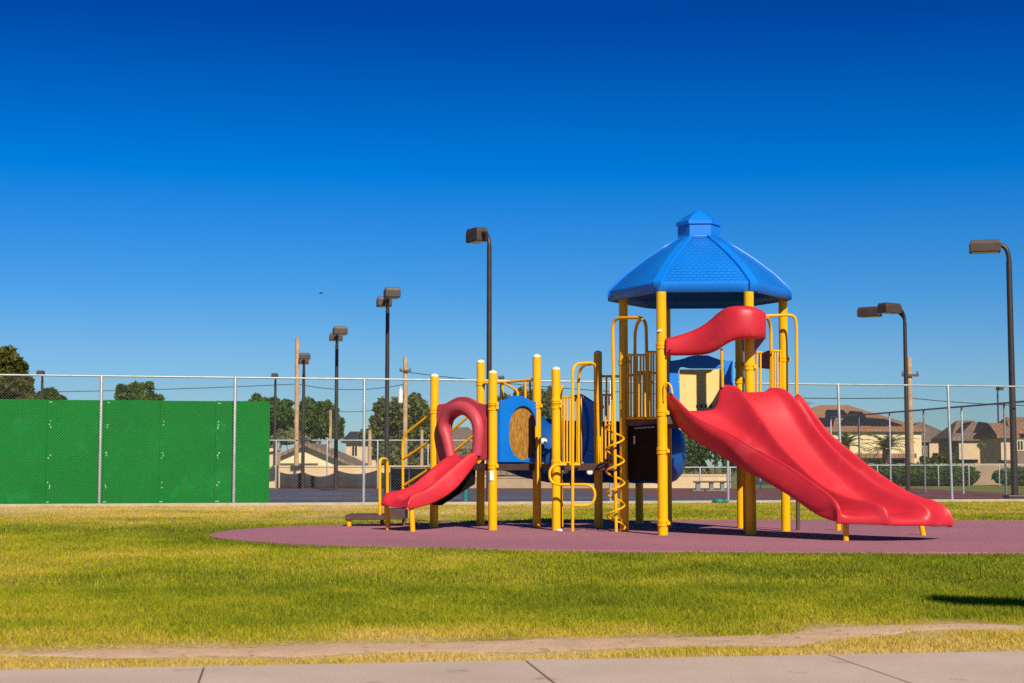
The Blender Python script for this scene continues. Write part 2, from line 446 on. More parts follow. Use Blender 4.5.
# rubber safety surface: a low rounded disc
def pad_mat():
    m = mat('purple_rubber_crumb', (0.45, 0.168, 0.222), 0.92, 0.10, 0.30, c2=(0.33, 0.135, 0.190), bump=0.7, bscale=90, detail=10, speck=((0.50, 0.205, 0.25), 55.0, 0.58))
    return m
M['pad'] = pad_mat()
ring = []
for k in range(160):
    an = 2 * PI * k / 160
    c, s = math.cos(an), math.sin(an); n = 2.25
    ring.append((PADC[0] + PADR[0] * math.copysign(abs(c) ** (2 / n), c), PADC[1] + PADR[1] * math.copysign(abs(s) ** (2 / n), s)))
mb = MB(); mb.slab(ring, -0.05, 0.016)
tag(obj('playground_surface', mb, M['pad'], bevel=0.004), kind='structure')

# tennis courts behind the fence
mb = MB()
xs = np.linspace(-26, 16.5, 40)
mb.grid([[(x, fence_y(x) + 0.14 + t * (64 - fence_y(x) - 0.14), 0.0) for x in xs] for t in np.linspace(0, 1, 8)])
tag(obj('court_surround', mb, M['court_red']), kind='structure')
cb = [G(-160, 506.3), G(270, 503.9), G(480, 502.8), G(700, 502.2), G(816, 502), G(812, 498.2), G(690, 498), G(600, 492.6), G(480, 491.0), G(270, 489.6), G(-160, 489.6)]
mb = MB(); mb.add([(p.x, p.y, 0.004) for p in cb], [tuple(range(len(cb)))])
tag(obj('court', mb, M['court_blue']), kind='structure')
mb = MB()
for (a, b, w) in ((G(-100, 499), G(640, 498), 0.06), (G(300, 494), G(430, 493.6), 0.06), (G(640, 500), G(800, 499.9), 0.05)):
    d = (b - a).normalized(); n = Vector((-d.y, d.x, 0)) * w
    mb.quad(*[(p.x, p.y, 0.008) for p in (a - n, b - n, b + n, a + n)])
tag(obj('court_lines', mb, M['line']), kind='structure')

# ------------------------------------------------------------------ grass blades
def blades(n, xr, yr, hgt, wid, seed):
    r = np.random.default_rng(seed)
    y0, y1 = yr
    y = np.sqrt(r.uniform(y0 * y0, y1 * y1, n))
    x = r.uniform(-1, 1, n) * (0.36 * y + xr)
    fr = pad_r(x, y)
    pf = path_field(x, y)
    keep = (y > walk_y(x) + 0.01 - 0.05 * (r.random(n) < .15)) & (fr > 0.9975 + r.normal(0, .0035, n)) & (y < fence_y(x) - 0.22)
    keep &= r.random(n) < np.clip(0.70 - pf * 3.4, 0.06, 1)
    dr = dryness(x, y)
    bald = fbm(x * 0.7, y * 0.55, 77)
    keep &= ~((y > 26) & (x < 1.5) & (bald > 0.60) & (r.random(n) < 0.75))
    x, y, dr, pf = x[keep], y[keep], dr[keep], pf[keep]
    m = len(x)
    h = hgt * r.uniform(0.45, 1.25, m) * np.where(pf > -0.05, 0.7, 1) * (1.05 - 0.35 * dr) * (0.75 + 0.5 * fbm(x * 1.3, y * 1.3, 12)) * np.clip(0.35 + (-pf) * 2.2, 0.35, 1)
    an = r.uniform(0, 2 * PI, m); w = wid * r.uniform(0.7, 1.3, m)
    ln = r.uniform(0.1, 0.9, m) * h; la = r.uniform(0, 2 * PI, m)
    cx, cy = np.cos(an) * w / 2, np.sin(an) * w / 2
    z0 = lawn_z(x, y) - 0.004
    tx, ty = np.cos(la) * ln, np.sin(la) * ln
    V = np.empty((m, 5, 3))
    V[:, 0] = np.stack([x - cx, y - cy, z0], -1); V[:, 1] = np.stack([x + cx, y + cy, z0], -1)
    V[:, 2] = np.stack([x - cx * .8 + tx * .35, y - cy * .8 + ty * .35, z0 + h * .6], -1)
    V[:, 3] = np.stack([x + cx * .8 + tx * .35, y + cy * .8 + ty * .35, z0 + h * .6], -1)
    V[:, 4] = np.stack([x + tx, y + ty, z0 + h], -1)
    t = np.clip(dr + r.normal(0, 0.13, m), 0, 1)
    return V, t
parts = [blades(330000, 1.5, (6.9, 12.5), 0.038, 0.0040, 1), blades(270000, 2.0, (12.5, 22), 0.038, 0.0065, 2), blades(200000, 2.5, (22, 41), 0.038, 0.0115, 3)]
V = np.concatenate([p[0] for p in parts]); T = np.concatenate([p[1] for p in parts])
m_ = len(V)
me = bpy.data.meshes.new('grass')
me.vertices.add(m_ * 5); me.vertices.foreach_set('co', V.astype(np.float32).ravel())
base = (np.arange(m_) * 5)[:, None]
loops = (base + np.array([[0, 1, 3, 2, 2, 3, 4]])).ravel()
me.loops.add(len(loops)); me.loops.foreach_set('vertex_index', loops.astype(np.int32))
me.polygons.add(m_ * 2)
st = (np.arange(m_) * 7)[:, None] + np.array([[0, 4]])
me.polygons.foreach_set('loop_start', st.ravel().astype(np.int32))
me.update(calc_edges=True)
at = me.attributes.new('tint', 'FLOAT', 'POINT')
at.data.foreach_set('value', np.repeat(T, 5).astype(np.float32))
me.materials.append(M['grass'])
o = bpy.data.objects.new('grass', me); COL.objects.link(o); tag(o, 'short olive green lawn grass turning yellow along its edges', 'grass', kind='stuff')

# ------------------------------------------------------------------ foliage
def leaf_cloud(name, lobes, material, parent, leaf=0.3, per=900, seed=1, squash=1.0, fill=0.35):
    r = np.random.default_rng(seed)
    Vs, Ts = [], []
    off = root_loc(parent) if parent else Vector((0, 0, 0))
    for (c, rad) in lobes:
        n = int(per * (rad[0] * rad[1] * rad[2]) ** (1 / 1.5) / (2.0)) if per > 0 else -per
        n = int(max(120, n) * (1.7 if per > 0 else 1)); lf = leaf * (.62 if per > 0 else 1)
        d = r.normal(size=(n, 3)); d /= np.linalg.norm(d, axis=1)[:, None]
        lump = 0.70 + 0.75 * (fbm(d[:, 0] * 2.3 + 5 + c[0], d[:, 2] * 2.3 + d[:, 1] * 1.7 + 9, seed) - 0.2)
        q = np.where(r.random(n) < fill, r.random(n) ** 0.6, r.uniform(0.80, 1.12, n))
        p = d * (lump * q)[:, None] * np.array(rad) + np.array(c)
        a = r.normal(size=(n, 3)); a /= np.linalg.norm(a, axis=1)[:, None]
        b = np.cross(a, r.normal(size=(n, 3))); b /= np.linalg.norm(b, axis=1)[:, None]
        s = (lf * r.uniform(0.45, 1.3, n))[:, None]
        Vs.append(np.stack([p - a * s, p + b * s * .5, p + a * s, p - b * s * .5], 1))
        Ts.append(np.clip(0.5 + r.normal(0, 0.25, n), 0, 1))
    V = np.concatenate(Vs) - np.array(off); T = np.concatenate(Ts); n = len(V)
    me = bpy.data.meshes.new(name)
    me.from_pydata(V.reshape(-1, 3).tolist(), [], np.arange(n * 4).reshape(n, 4).tolist())
    at = me.attributes.new('tint', 'FLOAT', 'POINT'); at.data.foreach_set('value', np.repeat(T, 4).astype(np.float32))
    me.materials.append(material)
    o = bpy.data.objects.new(name, me); COL.objects.link(o)
    if parent: o.parent = parent
    return o

def tree(name, label, Y, basepx, lobes_px, material, leaf, trunk_r=0.25, seed=1, group='trees behind the courts', per=900, zbase=None, fill=0.35):
    """lobes_px: (px, py, rx_px, ry_px) seen at distance Y (+dy)"""
    zb = terr(Y) if zbase is None else zbase
    bx = X(basepx, Y)
    t = thing(name, label, 'tree', (bx, Y, zb), group)
    lobes = []
    r = random.Random(seed)
    k = Y / F
    main = list(lobes_px)
    lobes_px = [(a, b, c * .80, d * .80) for a, b, c, d in main]
    for (a, b, c, d) in main:
        for q in range(5):
            an = r.uniform(0, 2 * PI)
            lobes_px.append((a + c * .82 * math.cos(an), b + d * .82 * math.sin(an), c * r.uniform(.22, .42), d * r.uniform(.22, .42)))
    tr = MB()
    cz = min(P(l[0], l[1], Y).z for l in lobes_px)
    fork = Vector((bx + 0.1, Y, zb + max(1.2, (cz - zb) * 0.45)))
    tr.tube([(bx, Y, zb - 0.1), (bx - 0.05, Y, zb + (fork.z - zb) * .5), fork], [trunk_r * 1.25, trunk_r, trunk_r * 0.85], 10)
    for li, (px, py, rx, ry) in enumerate(lobes_px):
        c = P(px, py, Y + r.uniform(-1, 1) * rx * k * 0.7)
        lobes.append((tuple(c), (rx * k, (rx + ry) * 0.5 * k, ry * k)))
        if li >= len(main): continue
        mid = (fork + c) * 0.5 + Vector((0, 0, 0.2))
        tr.tube([fork, mid, c], [trunk_r * 0.6, trunk_r * 0.4, trunk_r * 0.15], 6)
    obj('trunk', tr, M['bark'], t, smooth=60)
    leaf_cloud('crown', lobes, material, t, leaf, per, seed, fill=fill)
    return t

tree('pine_tree', 'tall dark pine leaning into view behind the left end of the green wall', 118, -14,
     [(-20, 372, 30, 22), (6, 357, 13, 12), (17, 372, 12, 10), (-6, 385, 30, 17), (22, 388, 12, 12), (0, 398, 34, 12), (-40, 366, 26, 26)], M['leaf_olive'], 0.42, 0.4, 3, per=900)
tree('shrubby_tree', 'low loose green tree right of the pine behind the green wall', 112, 44,
     [(40, 398, 9, 8), (50, 396, 7, 7), (57, 402, 8, 6), (48, 408, 14, 8)], M['leaf'], 0.3, 0.15, 4)
tree('round_tree', 'small round dark tree peeking over the green wall', 125, 137,
     [(128, 395, 12, 11), (142, 392, 13, 12), (150, 400, 11, 9), (136, 403, 20, 9)], M['leaf'], 0.34, 0.22, 5)
tree('broadleaf_tree', 'broad dark green tree between green wall and first wooden pole', 150, 272,
     [(256, 403, 8, 7), (270, 408, 15, 9), (281, 414, 18, 14), (268, 425, 20, 16), (290, 424, 14, 16)], M['leaf'], 0.42, 0.3, 6)
tree('broadleaf_tree', 'dark spreading tree with ragged top between two double lamp posts', 155, 312,
     [(308, 406, 10, 9), (303, 420, 14, 12), (318, 415, 12, 12), (329, 412, 11, 9), (324, 426, 15, 15), (306, 432, 13, 12), (338, 428, 7, 10)], M['leaf'], 0.42, 0.3, 7)
tree('bright_shrub', 'low bright yellow green bush under the dark tree', 140, 292,
     [(284, 437, 12, 7), (298, 437, 11, 8)], M['leaf_pale'], 0.3, 0.1, 8)
tree('willow_tree', 'large grey green willow behind the pole with the transformer', 128, 402,
     [(385, 417, 14, 17), (378, 436, 15, 20), (398, 412, 14, 17), (414, 407, 16, 17), (424, 420, 15, 20), (406, 436, 22, 24), (386, 455, 20, 16), (420, 452, 18, 18), (434, 440, 8, 22)], M['leaf_grey'], 0.36, 0.4, 9, per=1100, fill=0.55)
tree('willow_tree', 'grey green tree behind the blue tunnel panel', 126, 530,
     [(510, 404, 12, 10), (528, 402, 15, 14), (544, 404, 14, 18), (552, 425, 14, 22), (522, 428, 22, 20)], M['leaf_grey'], 0.36, 0.35, 10, fill=0.5)
tree('broadleaf_tree', 'shady dark green tree behind the park bench', 92, 716,
     [(692, 448, 16, 22), (714, 442, 18, 24), (736, 448, 20, 24), (760, 450, 16, 20), (674, 452, 14, 18)], M['leaf'], 0.26, 0.3, 12, per=1000, fill=0.5)
tree('pale_shrub', 'pale silvery bush seen through the red slide arch', 80, 466,
     [(462, 456, 8, 8), (471, 457, 9, 9), (452, 460, 8, 7)], M['leaf_pale'], 0.14, 0.05, 13, zbase=-0.03)
tree('bare_tree', 'small pale leafless tree in front of the brown houses', 100, 985,
     [(981, 446, 5, 3)], M['leaf_pale'], 0.12, 0.09, 14, per=200)
tree('low_shrub', 'brownish low shrub at the foot of the brown houses', 95, 945,
     [(938, 459, 9, 5), (951, 460, 9, 5), (927, 461, 8, 4)], M['leaf_olive'], 0.2, 0.05, 15)

def hedge(label, x0, x1, y0, y1, Y, seed, ends=True):
    t = thing('clipped_hedge', label, 'hedge', (X((x0 + x1) / 2, Y), Y, 0), 'clipped hedges by the park wall')
    k = Y / F; lobes = []
    n = max(3, int((x1 - x0) / 14)); r = random.Random(seed)
    for i in range(n):
        px = x0 + (i + .5) * (x1 - x0) / n
        e = 0.85 if i in (0, n - 1) else 1
        c = P(px, (y0 + y1) / 2 + (1 - e) * 6, Y + 0.2 * r.uniform(-1, 1))
        lobes.append((tuple(c), ((x1 - x0) / n * 0.85 * k, 0.9, (y1 - y0) / 2 * k * 1.05 * e)))
    leaf_cloud('foliage', lobes, M['leaf'], t, 0.10, -1500, seed, fill=0.3)
    for i in range(n):
        px = x0 + (i + .5) * (x1 - x0) / n
        mb = MB(); mb.tube([(X(px, Y), Y, -0.05), (X(px, Y), Y, 0.4)], 0.04, 6); obj('stem', mb, M['bark'], t)
hedge('long dark clipped hedge with rounded end, behind the big red slide', 800, 972, 465.5, 485, 74, 21)
hedge('dark clipped hedge at the right edge of the view, beyond the lamp', 1000, 1100, 468, 485, 74.5, 22)

def palm(label, px, pytop, pybase, Y, rad_px, seed, n=26):
    c = P(px, pytop, Y); zb = terr(Y)
    t = thing('palm_tree', label, 'palm', (c.x, Y, zb), 'date palms by the houses')
    mb = MB(); mb.tube([(c.x, Y, zb - .1), (c.x + .03, Y, (zb + c.z) / 2), (c.x, Y, c.z)], [0.3, 0.26, 0.24], 10)
    obj('trunk', mb, M['bark'], t, smooth=60)
    r = random.Random(seed); k = Y / F; R = rad_px * k
    Vs, Ts = [], []
    off = root_loc(t)
    for i in range(n):
        a = 2 * PI * i / n + r.uniform(-.15, .15); el = r.uniform(0.05, 1.5)
        L = R * r.uniform(0.85, 1.15)
        d = Vector((math.cos(a), math.sin(a), 0)); side = Vector((-d.y, d.x, 0))
        pts = []
        for j in range(15):
            s = j / 14
            pts.append(c + d * (L * s * math.cos(el * (1 - .5 * s))) + Vector((0, 0, L * (math.sin(el) * s - 0.48 * s * s))))
        ti = r.uniform(.2, .9)
        for j in range(1, 15):
            for sg in (-1, 1):
                tip = pts[j] + side * sg * L * 0.15 * math.sin(PI * min(1, .15 + j / 16)) + (pts[j] - pts[j - 1]) * 1.2 + Vector((0, 0, -.05 * L * r.uniform(.2, 1)))
                w = (pts[j] - pts[j - 1]) * 0.45
                Vs.append([pts[j] - w, pts[j] + w, tip + w * .2, tip - w * .2]); Ts.append(min(1, max(0, ti + r.uniform(-.2, .2))))
    me = bpy.data.meshes.new('fronds')
    me.from_pydata([tuple(p - off) for q in Vs for p in q], [], [(4 * i, 4 * i + 1, 4 * i + 2, 4 * i + 3) for i in range(len(Vs))])
    at = me.attributes.new('tint', 'FLOAT', 'POINT'); at.data.foreach_set('value', np.repeat(np.array(Ts), 4).astype(np.float32))
    me.materials.append(M['leaf_palm'])
    o = bpy.data.objects.new('fronds', me); COL.objects.link(o); o.parent = t
palm('stout green palm in front of the cream house, next to the wooden pole', 886, 449, 470, 105, 30, 31, 34)
palm('half hidden green palm between red slide and cream house', 846, 446, 470, 108, 25, 32, 30)
palm('far palm whose tip shows above the red slide', 803, 408, 470, 170, 12, 33)

# ------------------------------------------------------------------ buildings
def win(parent, x0, x1, z0, z1, y, frame=0.08):
    mb = MB()
    mb.box(x0 - frame, x1 + frame, y - 0.06, y - 0.003, z0 - frame, z0); mb.box(x0 - frame, x1 + frame, y - 0.06, y - 0.003, z1, z1 + frame)
    mb.box(x0 - frame, x0, y - 0.06, y - 0.003, z0, z1); mb.box(x1, x1 + frame, y - 0.06, y - 0.003, z0, z1)
    mb.box((x0 + x1) / 2 - .03, (x0 + x1) / 2 + .03, y - 0.05, y - 0.004, z0, z1)
    w = obj('window', mb, M['trim_pale'], parent)
    g = MB(); g.box(x0, x1, y - 0.03, y - 0.006, z0, z1); obj('pane', g, M['glass'], w)
def hip(mb, x0, x1, y0, y1, ze, zr, ov=0.5, inset=None):
    x0 -= ov; x1 += ov; y0 -= ov; y1 += ov
    d = (y1 - y0) / 2 if inset is None else inset
    ym = (y0 + y1) / 2
    vs = [(x0, y0, ze), (x1, y0, ze), (x1, y1, ze), (x0, y1, ze), (x0 + d, ym, zr), (x1 - d, ym, zr),
          (x0, y0, ze - .22), (x1, y0, ze - .22), (x1, y1, ze - .22), (x0, y1, ze - .22)]
    mb.add(vs, [(0, 1, 5, 4), (1, 2, 5), (2, 3, 4, 5), (3, 0, 4), (0, 6, 7, 1), (1, 7, 8, 2), (2, 8, 9, 3), (3, 9, 6, 0), (6, 9, 8, 7)])
def gable_front(mb, x0, x1, y0, y1, ze, zr, ov=0.5, th=0.25):
    """ridge runs away from the viewer"""
    xm = (x0 + x1) / 2; s = (zr - ze) / (xm - x0)
    a, b = x0 - ov, x1 + ov; ya, yb = y0 - ov, y1 + ov
    zl = ze - s * ov
    vs = [(a, ya, zl), (xm, ya, zr), (b, ya, zl), (a, yb, zl), (xm, yb, zr), (b, yb, zl),
          (a, ya, zl + th), (xm, ya, zr + th), (b, ya, zl + th), (a, yb, zl + th), (xm, yb, zr + th), (b, yb, zl + th)]
    mb.add(vs, [(0, 1, 4, 3), (1, 2, 5, 4), (6, 9, 10, 7), (7, 10, 11, 8), (0, 6, 7, 1), (1, 7, 8, 2), (3, 4, 10, 9), (4, 5, 11, 10), (0, 3, 9, 6), (2, 8, 11, 5)])
HG = 'houses beyond the park'
def roof_pt(px, py, Yf, Yr, ze, zr):
    """point on a roof plane rising from (Yf, ze) to (Yr, zr) seen at (px, py)"""
    u, dy, dz = ray(px, py); s = (zr - ze) / (Yr - Yf)
    k = (ze + s * (0 - Yf) - EYE) / (dz - s * dy)
    return Vector((u * k, dy * k, EYE + dz * k))

# cream two storey house with solar panels
Yh = 130; zb = -1.65
xa, xb = X(772, Yh), X(922, Yh); ze = Z(429, Yh); zr = Z(405, Yh + 5)
t = thing('two_storey_house', 'cream two storey house with dark solar panels on its tiled roof', 'house', ((xa + xb) / 2, Yh, zb), HG)
mb = MB(); mb.box(xa, xb, Yh, Yh + 10, zb, ze); obj('wall', mb, M['stucco'], t)
mb = MB(); hip(mb, xa, xb, Yh, Yh + 10, ze, zr, 0.35); rf = obj('roof', mb, M['tile'], t)
mb = MB()
for poly in ([(806, 427), (808, 419), (835, 419), (833, 427)], [(826, 418), (826, 411), (843, 411), (850, 418)], [(838, 426), (850, 412), (862, 413), (872, 426)], [(866, 419), (884, 420), (902, 426.4), (872, 426.6)]):
    vs = [roof_pt(a, b, Yh - .35, Yh + 5, ze, zr) for a, b in poly]
    n = Vector((0, -(zr - ze), 5.35)).normalized()
    top = [p + n * 0.12 for p in vs]; bot = [p + n * 0.03 for p in vs]
    mb.add(bot + top, [(0, 1, 2, 3), (7, 6, 5, 4), (0, 4, 5, 1), (1, 5, 6, 2), (2, 6, 7, 3), (3, 7, 4, 0)])
obj('solar_panel', mb, M['solar'], rf)
mb = MB(); mb.box(xa - .3, X(912, Yh), Yh - 1.6, Yh, Z(457.5, Yh) - .05, Z(457.5, Yh) + .32); obj('porch_roof', mb, M['tile'], t)
for (a, b, c, d) in ((840, 849, 437, 447), (806, 814, 437, 447)): win(t, X(a, Yh), X(b, Yh), Z(d, Yh), Z(c, Yh), Yh)
for (a, b) in ((850, 862), (868, 880), (893, 904)): win(t, X(a, Yh), X(b, Yh), Z(468, Yh), Z(459.5, Yh), Yh)

# brown houses to the right
Yh = 150; xa, xb = X(915, Yh), X(958, Yh); ze, zr = Z(440, Yh), Z(422, Yh + 6)
t = thing('two_storey_house', 'grey brown house with pale wall panel just right of the cream house', 'house', ((xa + xb) / 2, Yh, zb), HG)
mb = MB(); mb.box(xa, xb, Yh, Yh + 12, zb, ze); obj('wall', mb, M['stucco_brown'], t)
mb = MB(); mb.box(X(929, Yh), X(938, Yh), Yh - .25, Yh - .003, zb, ze - .3); obj('bay', mb, M['stucco_tan'], t)
mb = MB(); hip(mb, xa, xb, Yh, Yh + 12, ze, zr, .4, 2.2); obj('roof', mb, M['tile_grey'], t)
for (a, b) in ((918, 923), (944, 949)): win(t, X(a, Yh), X(b, Yh), Z(455, Yh), Z(447, Yh), Yh)

Yh = 120; xa, xb = X(957, Yh), X(994, Yh); ze, zr = Z(438, Yh), Z(420.5, Yh + 2.5)
t = thing('two_storey_house', 'brown roofed house with solar panels and a pale wall, between two fence posts', 'house', ((xa + xb) / 2, Yh, zb), HG)
mb = MB(); mb.box(xa, xb, Yh, Yh + 5, zb, ze); obj('wall', mb, M['stucco_brown'], t)
mb = MB(); mb.box(X(958.5, Yh), X(979, Yh), Yh - .25, Yh - .003, zb, ze - .25); obj('bay', mb, M['stucco_tan'], t)
mb = MB(); hip(mb, xa, xb, Yh, Yh + 5, ze, zr, .5, 1.25); rf = obj('roof', mb, M['tile_grey'], t)
mb = MB()
for poly in ([(956, 433), (964, 424), (972, 423), (962, 433)], [(974, 433), (978, 423), (987, 424), (990, 433)]):
    vs = [roof_pt(a, b, Yh - .5, Yh + 2.5, ze, zr) for a, b in poly]
    n = Vector((0, -(zr - ze), 3.0)).normalized()
    top = [p + n * 0.12 for p in vs]; bot = [p + n * 0.03 for p in vs]
    mb.add(bot + top, [(0, 1, 2, 3), (7, 6, 5, 4), (0, 4, 5, 1), (1, 5, 6, 2), (2, 6, 7, 3), (3, 7, 4, 0)])
obj('solar_panel', mb, M['solar'], rf)
win(t, X(982, Yh), X(987, Yh), Z(454, Yh), Z(445, Yh), Yh)
mb = MB(); mb.box(xa - .5, X(972, Yh), Yh - 1.6, Yh - .26, Z(463, Yh), Z(459.5, Yh)); obj('porch_roof', mb, M['tile_grey'], t)

Yh = 112; xa, xb = X(1001.5, Yh), X(1013, Yh); ze, zr = Z(435, Yh), Z(423, Yh + 2.5)
t = thing('two_storey_house', 'narrow house with sunlit orange wall and shaded side, just left of the tall lamp', 'house', ((xa + xb) / 2, Yh, zb), HG)
mb = MB(); mb.box(xa, xb, Yh, Yh + 5, zb, ze); obj('wall', mb, M['stucco_tan'], t)
mb = MB(); hip(mb, xa, xb, Yh, Yh + 5, ze, zr, .4, .3); obj('roof', mb, M['tile'], t)
mb = MB(); mb.box(xa - .2, xb, Yh - 1.2, Yh - .01, Z(462.5, Yh), Z(460, Yh)); obj('porch_roof', mb, M['tile'], t)

Yh = 127; xa, xb = X(1015, Yh), X(1075, Yh); ze, zr = Z(431, Yh), Z(417, Yh + 3)
t = thing('two_storey_house', 'dark walled house with orange tiled roof at the right edge, behind the lamp', 'house', ((xa + xb) / 2, Yh, zb), HG)
mb = MB(); mb.box(xa, xb, Yh, Yh + 6, zb, ze); obj('wall', mb, M['stucco_brown'], t)
mb = MB(); hip(mb, xa, xb, Yh, Yh + 6, ze, zr, .5, .8); obj('roof', mb, M['tile'], t)
for a in (1018, 1032, 1046): win(t, X(a, Yh), X(a + 5, Yh), Z(450, Yh), Z(441, Yh), Yh)

# low gabled house behind the court on the left
Yh = 112; xa, xb = X(262, Yh), X(349, Yh); ze, zr = Z(465, Yh), Z(446, Yh)
t = thing('gabled_house', 'single storey cream house with brown gable behind the tennis court', 'house', ((xa + xb) / 2, Yh, zb), HG)
mb = MB(); xm = (xa + xb) / 2
mb.add([(xa, Yh, zb), (xb, Yh, zb), (xb, Yh, ze), (xm, Yh, zr), (xa, Yh, ze), (xa, Yh + 11, zb), (xb, Yh + 11, zb), (xb, Yh + 11, ze), (xm, Yh + 11, zr), (xa, Yh + 11, ze)],
       [(0, 1, 2, 3, 4), (9, 8, 7, 6, 5), (0, 5, 6, 1), (1, 6, 7, 2), (4, 9, 5, 0)])
obj('wall', mb, M['stucco'], t)
mb = MB(); gable_front(mb, xa, xb, Yh, Yh + 11, ze, zr, 0.5); obj('roof', mb, M['tile_grey'], t)
mb = MB(); mb.box(X(281, Yh), X(318, Yh), Yh - .9, Yh - .01, Z(466.5, Yh), Z(463.3, Yh)); obj('eave_shade_band', mb, M['trim'], t)  # dark box standing in for the shadow under the eave
mb = MB(); mb.box(X(334, Yh), X(347, Yh), Yh - .02, Yh - .004, Z(472, Yh), Z(467, Yh)); obj('window', mb, M['glass'], t)
mb = MB(); mb.box(X(250, Yh), X(287, Yh), Yh - 5, Yh - 3.2, Z(466, Yh), Z(449, Yh)); obj('garden_wing', mb, M['stucco_tan'], t)
mb = MB(); a, b = X(247, Yh), X(287.6, Yh)
mb.add([(a, Yh - 5.3, Z(456, Yh)), (b, Yh - 5.3, Z(448.5, Yh)), (b, Yh - 2.9, Z(448.5, Yh)), (a, Yh - 2.9, Z(456, Yh)), (a, Yh - 5.3, Z(459, Yh)), (b, Yh - 5.3, Z(451, Yh)), (b, Yh - 2.9, Z(451, Yh)), (a, Yh - 2.9, Z(459, Yh))],
       [(0, 1, 2, 3), (7, 6, 5, 4), (0, 4, 5, 1), (1, 5, 6, 2), (2, 6, 7, 3), (3, 7, 4, 0)]); obj('fascia', mb, M['trim_pale'], t)

Yh = 170; xa, xb = X(346, Yh), X(376, Yh); ze, zr = Z(441, Yh), Z(431.5, Yh + 5)
t = thing('two_storey_house', 'far house with navy slate roof left of the willow', 'house', ((xa + xb) / 2, Yh, zb), HG)
mb = MB(); mb.box(xa, xb, Yh, Yh + 10, zb, ze); obj('wall', mb, M['stucco_tan'], t)
mb = MB(); hip(mb, xa, xb, Yh, Yh + 10, ze, zr, .5, .4); obj('roof', mb, M['tile_dark'], t)
win(t, X(352, Yh), X(357, Yh), Z(456, Yh), Z(446, Yh), Yh)

Yh = 118; xa, xb = X(432, Yh), X(486, Yh); ze, zr = Z(446, Yh), Z(427, Yh + 5)
t = thing('tiled_house', 'brown roofed house seen through the red slide arch', 'house', ((xa + xb) / 2, Yh, zb), HG)
mb = MB(); mb.box(xa, xb, Yh, Yh + 10, zb, ze); obj('wall', mb, M['stucco_tan'], t)
mb = MB(); hip(mb, xa, xb, Yh, Yh + 10, ze, zr, .5, 2.0); obj('roof', mb, M['tile_grey'], t)
win(t, X(455, Yh), X(463, Yh), Z(460, Yh), Z(451, Yh), Yh)

Yh = 84; xa, xb = X(486, Yh), X(528, Yh)
t = thing('garden_shed', 'small cream shed behind the low block wall, under the play deck', 'shed', ((xa + xb) / 2, Yh, terr(Yh)), None)
mb = MB(); mb.box(xa, xb, Yh, Yh + 3, terr(Yh), Z(471, Yh)); obj('wall', mb, M['stucco'], t)
mb = MB(); hip(mb, xa, xb, Yh, Yh + 3, Z(471, Yh), Z(466, Yh), .25); obj('roof', mb, M['tile_grey'], t)
mb = MB(); mb.box(X(497, Yh), X(505, Yh), Yh - .05, Yh - .004, terr(Yh), Z(472.5, Yh)); obj('door', mb, M['trim'], t)

# park walls
def block_wall(name, label, x0, x1, Y, ytop, zb=-0.05, m='block', depth=0.2, group=None):
    t = thing(name, label, 'wall', (X((x0 + x1) / 2, Y), Y, 0), group)
    mb = MB(); mb.box(X(x0, Y), X(x1, Y), Y, Y + depth, zb, Z(ytop, Y)); obj('masonry', mb, M[m], t)
    mb = MB(); mb.box(X(x0, Y) - .02, X(x1, Y) + .02, Y - .03, Y + depth + .03, Z(ytop, Y), Z(ytop, Y) + .07); obj('cap', mb, M[m], t, bevel=.01)
    return t
block_wall('block_wall', 'long tan block wall behind the clipped hedges', 776, 1120, 77.5, 464.8, -1.7)
block_wall('block_wall', 'tan block wall behind the black windscreens on the left', 120, 452, 68, 467.2, -0.05, 'stucco_tan')
block_wall('block_wall', 'low grey tan wall behind the play deck', 452, 640, 67, 478.3, -0.05)
block_wall('block_wall', 'short pale block wall behind the park bench', 640, 729, 67, 476, -0.05, 'stucco_tan')

# ------------------------------------------------------------------ fences
def chain_link(x0, y0, x1, y1, z0, z1, pitch, w):
    """two families of straight wires crossing at 45 degrees, clipped to the panel"""
    a = Vector((x0, y0, 0)); d = Vector((x1 - x0, y1 - y0, 0)); Ln = d.length; d /= Ln
    n = Vector((-d.y, d.x, 0)); hgt = z1 - z0
    mb = MB(); k = int((Ln + hgt) / pitch) + 1
    for sg in (0, 1):
        for i in range(k + 1):
            s0 = i * pitch - hgt; s1 = s0 + hgt
            ta, tb = max(0.0, (0 - s0) / hgt), min(1.0, (Ln - s0) / hgt)
            if tb - ta < 0.01: continue
            u0, u1 = s0 + ta * hgt, s0 + tb * hgt
            za, zb_ = (z0 + ta * hgt, z0 + tb * hgt) if sg == 0 else (z1 - ta * hgt, z1 - tb * hgt)
            p, q = a + d * u0 + Vector((0, 0, za)), a + d * u1 + Vector((0, 0, zb_))
            dr = (q - p).normalized(); sd = dr.cross(n) * w; nn = n * (w + (0.0015 if sg else -0.0015))
            b = len(mb.v)
            for c in (p, q):
                mb.v += [tuple(c + sd - n * w * .5), tuple(c - sd - n * w * .5), tuple(c + nn)]
            for f in ((0, 1, 4, 3), (1, 2, 5, 4), (2, 0, 3, 5)): mb.face([b + j for j in f])
    return mb
def cyl_post(x, y, z0, z1, r, lean=0.0):
    mb = MB(); mb.tube([(x, y, z0), (x + lean, y, z1 - .02), (x + lean, y, z1)], [r, r, r * .7], 12); return mb
FH = 3.03
t = thing('chain_link_fence', 'tall galvanised chain link fence between the lawn and the tennis courts', 'fence', (FA.x, FA.y, 0))
sp = (FB - FA).length / 7
for k in range(-2, 11):
    p = FA + FD * (sp * k)
    obj('post', cyl_post(p.x, p.y, -0.05, FH + .03, 0.036, -0.05 if k in (6, 7) else 0.0), M['galv'], t, smooth=40)
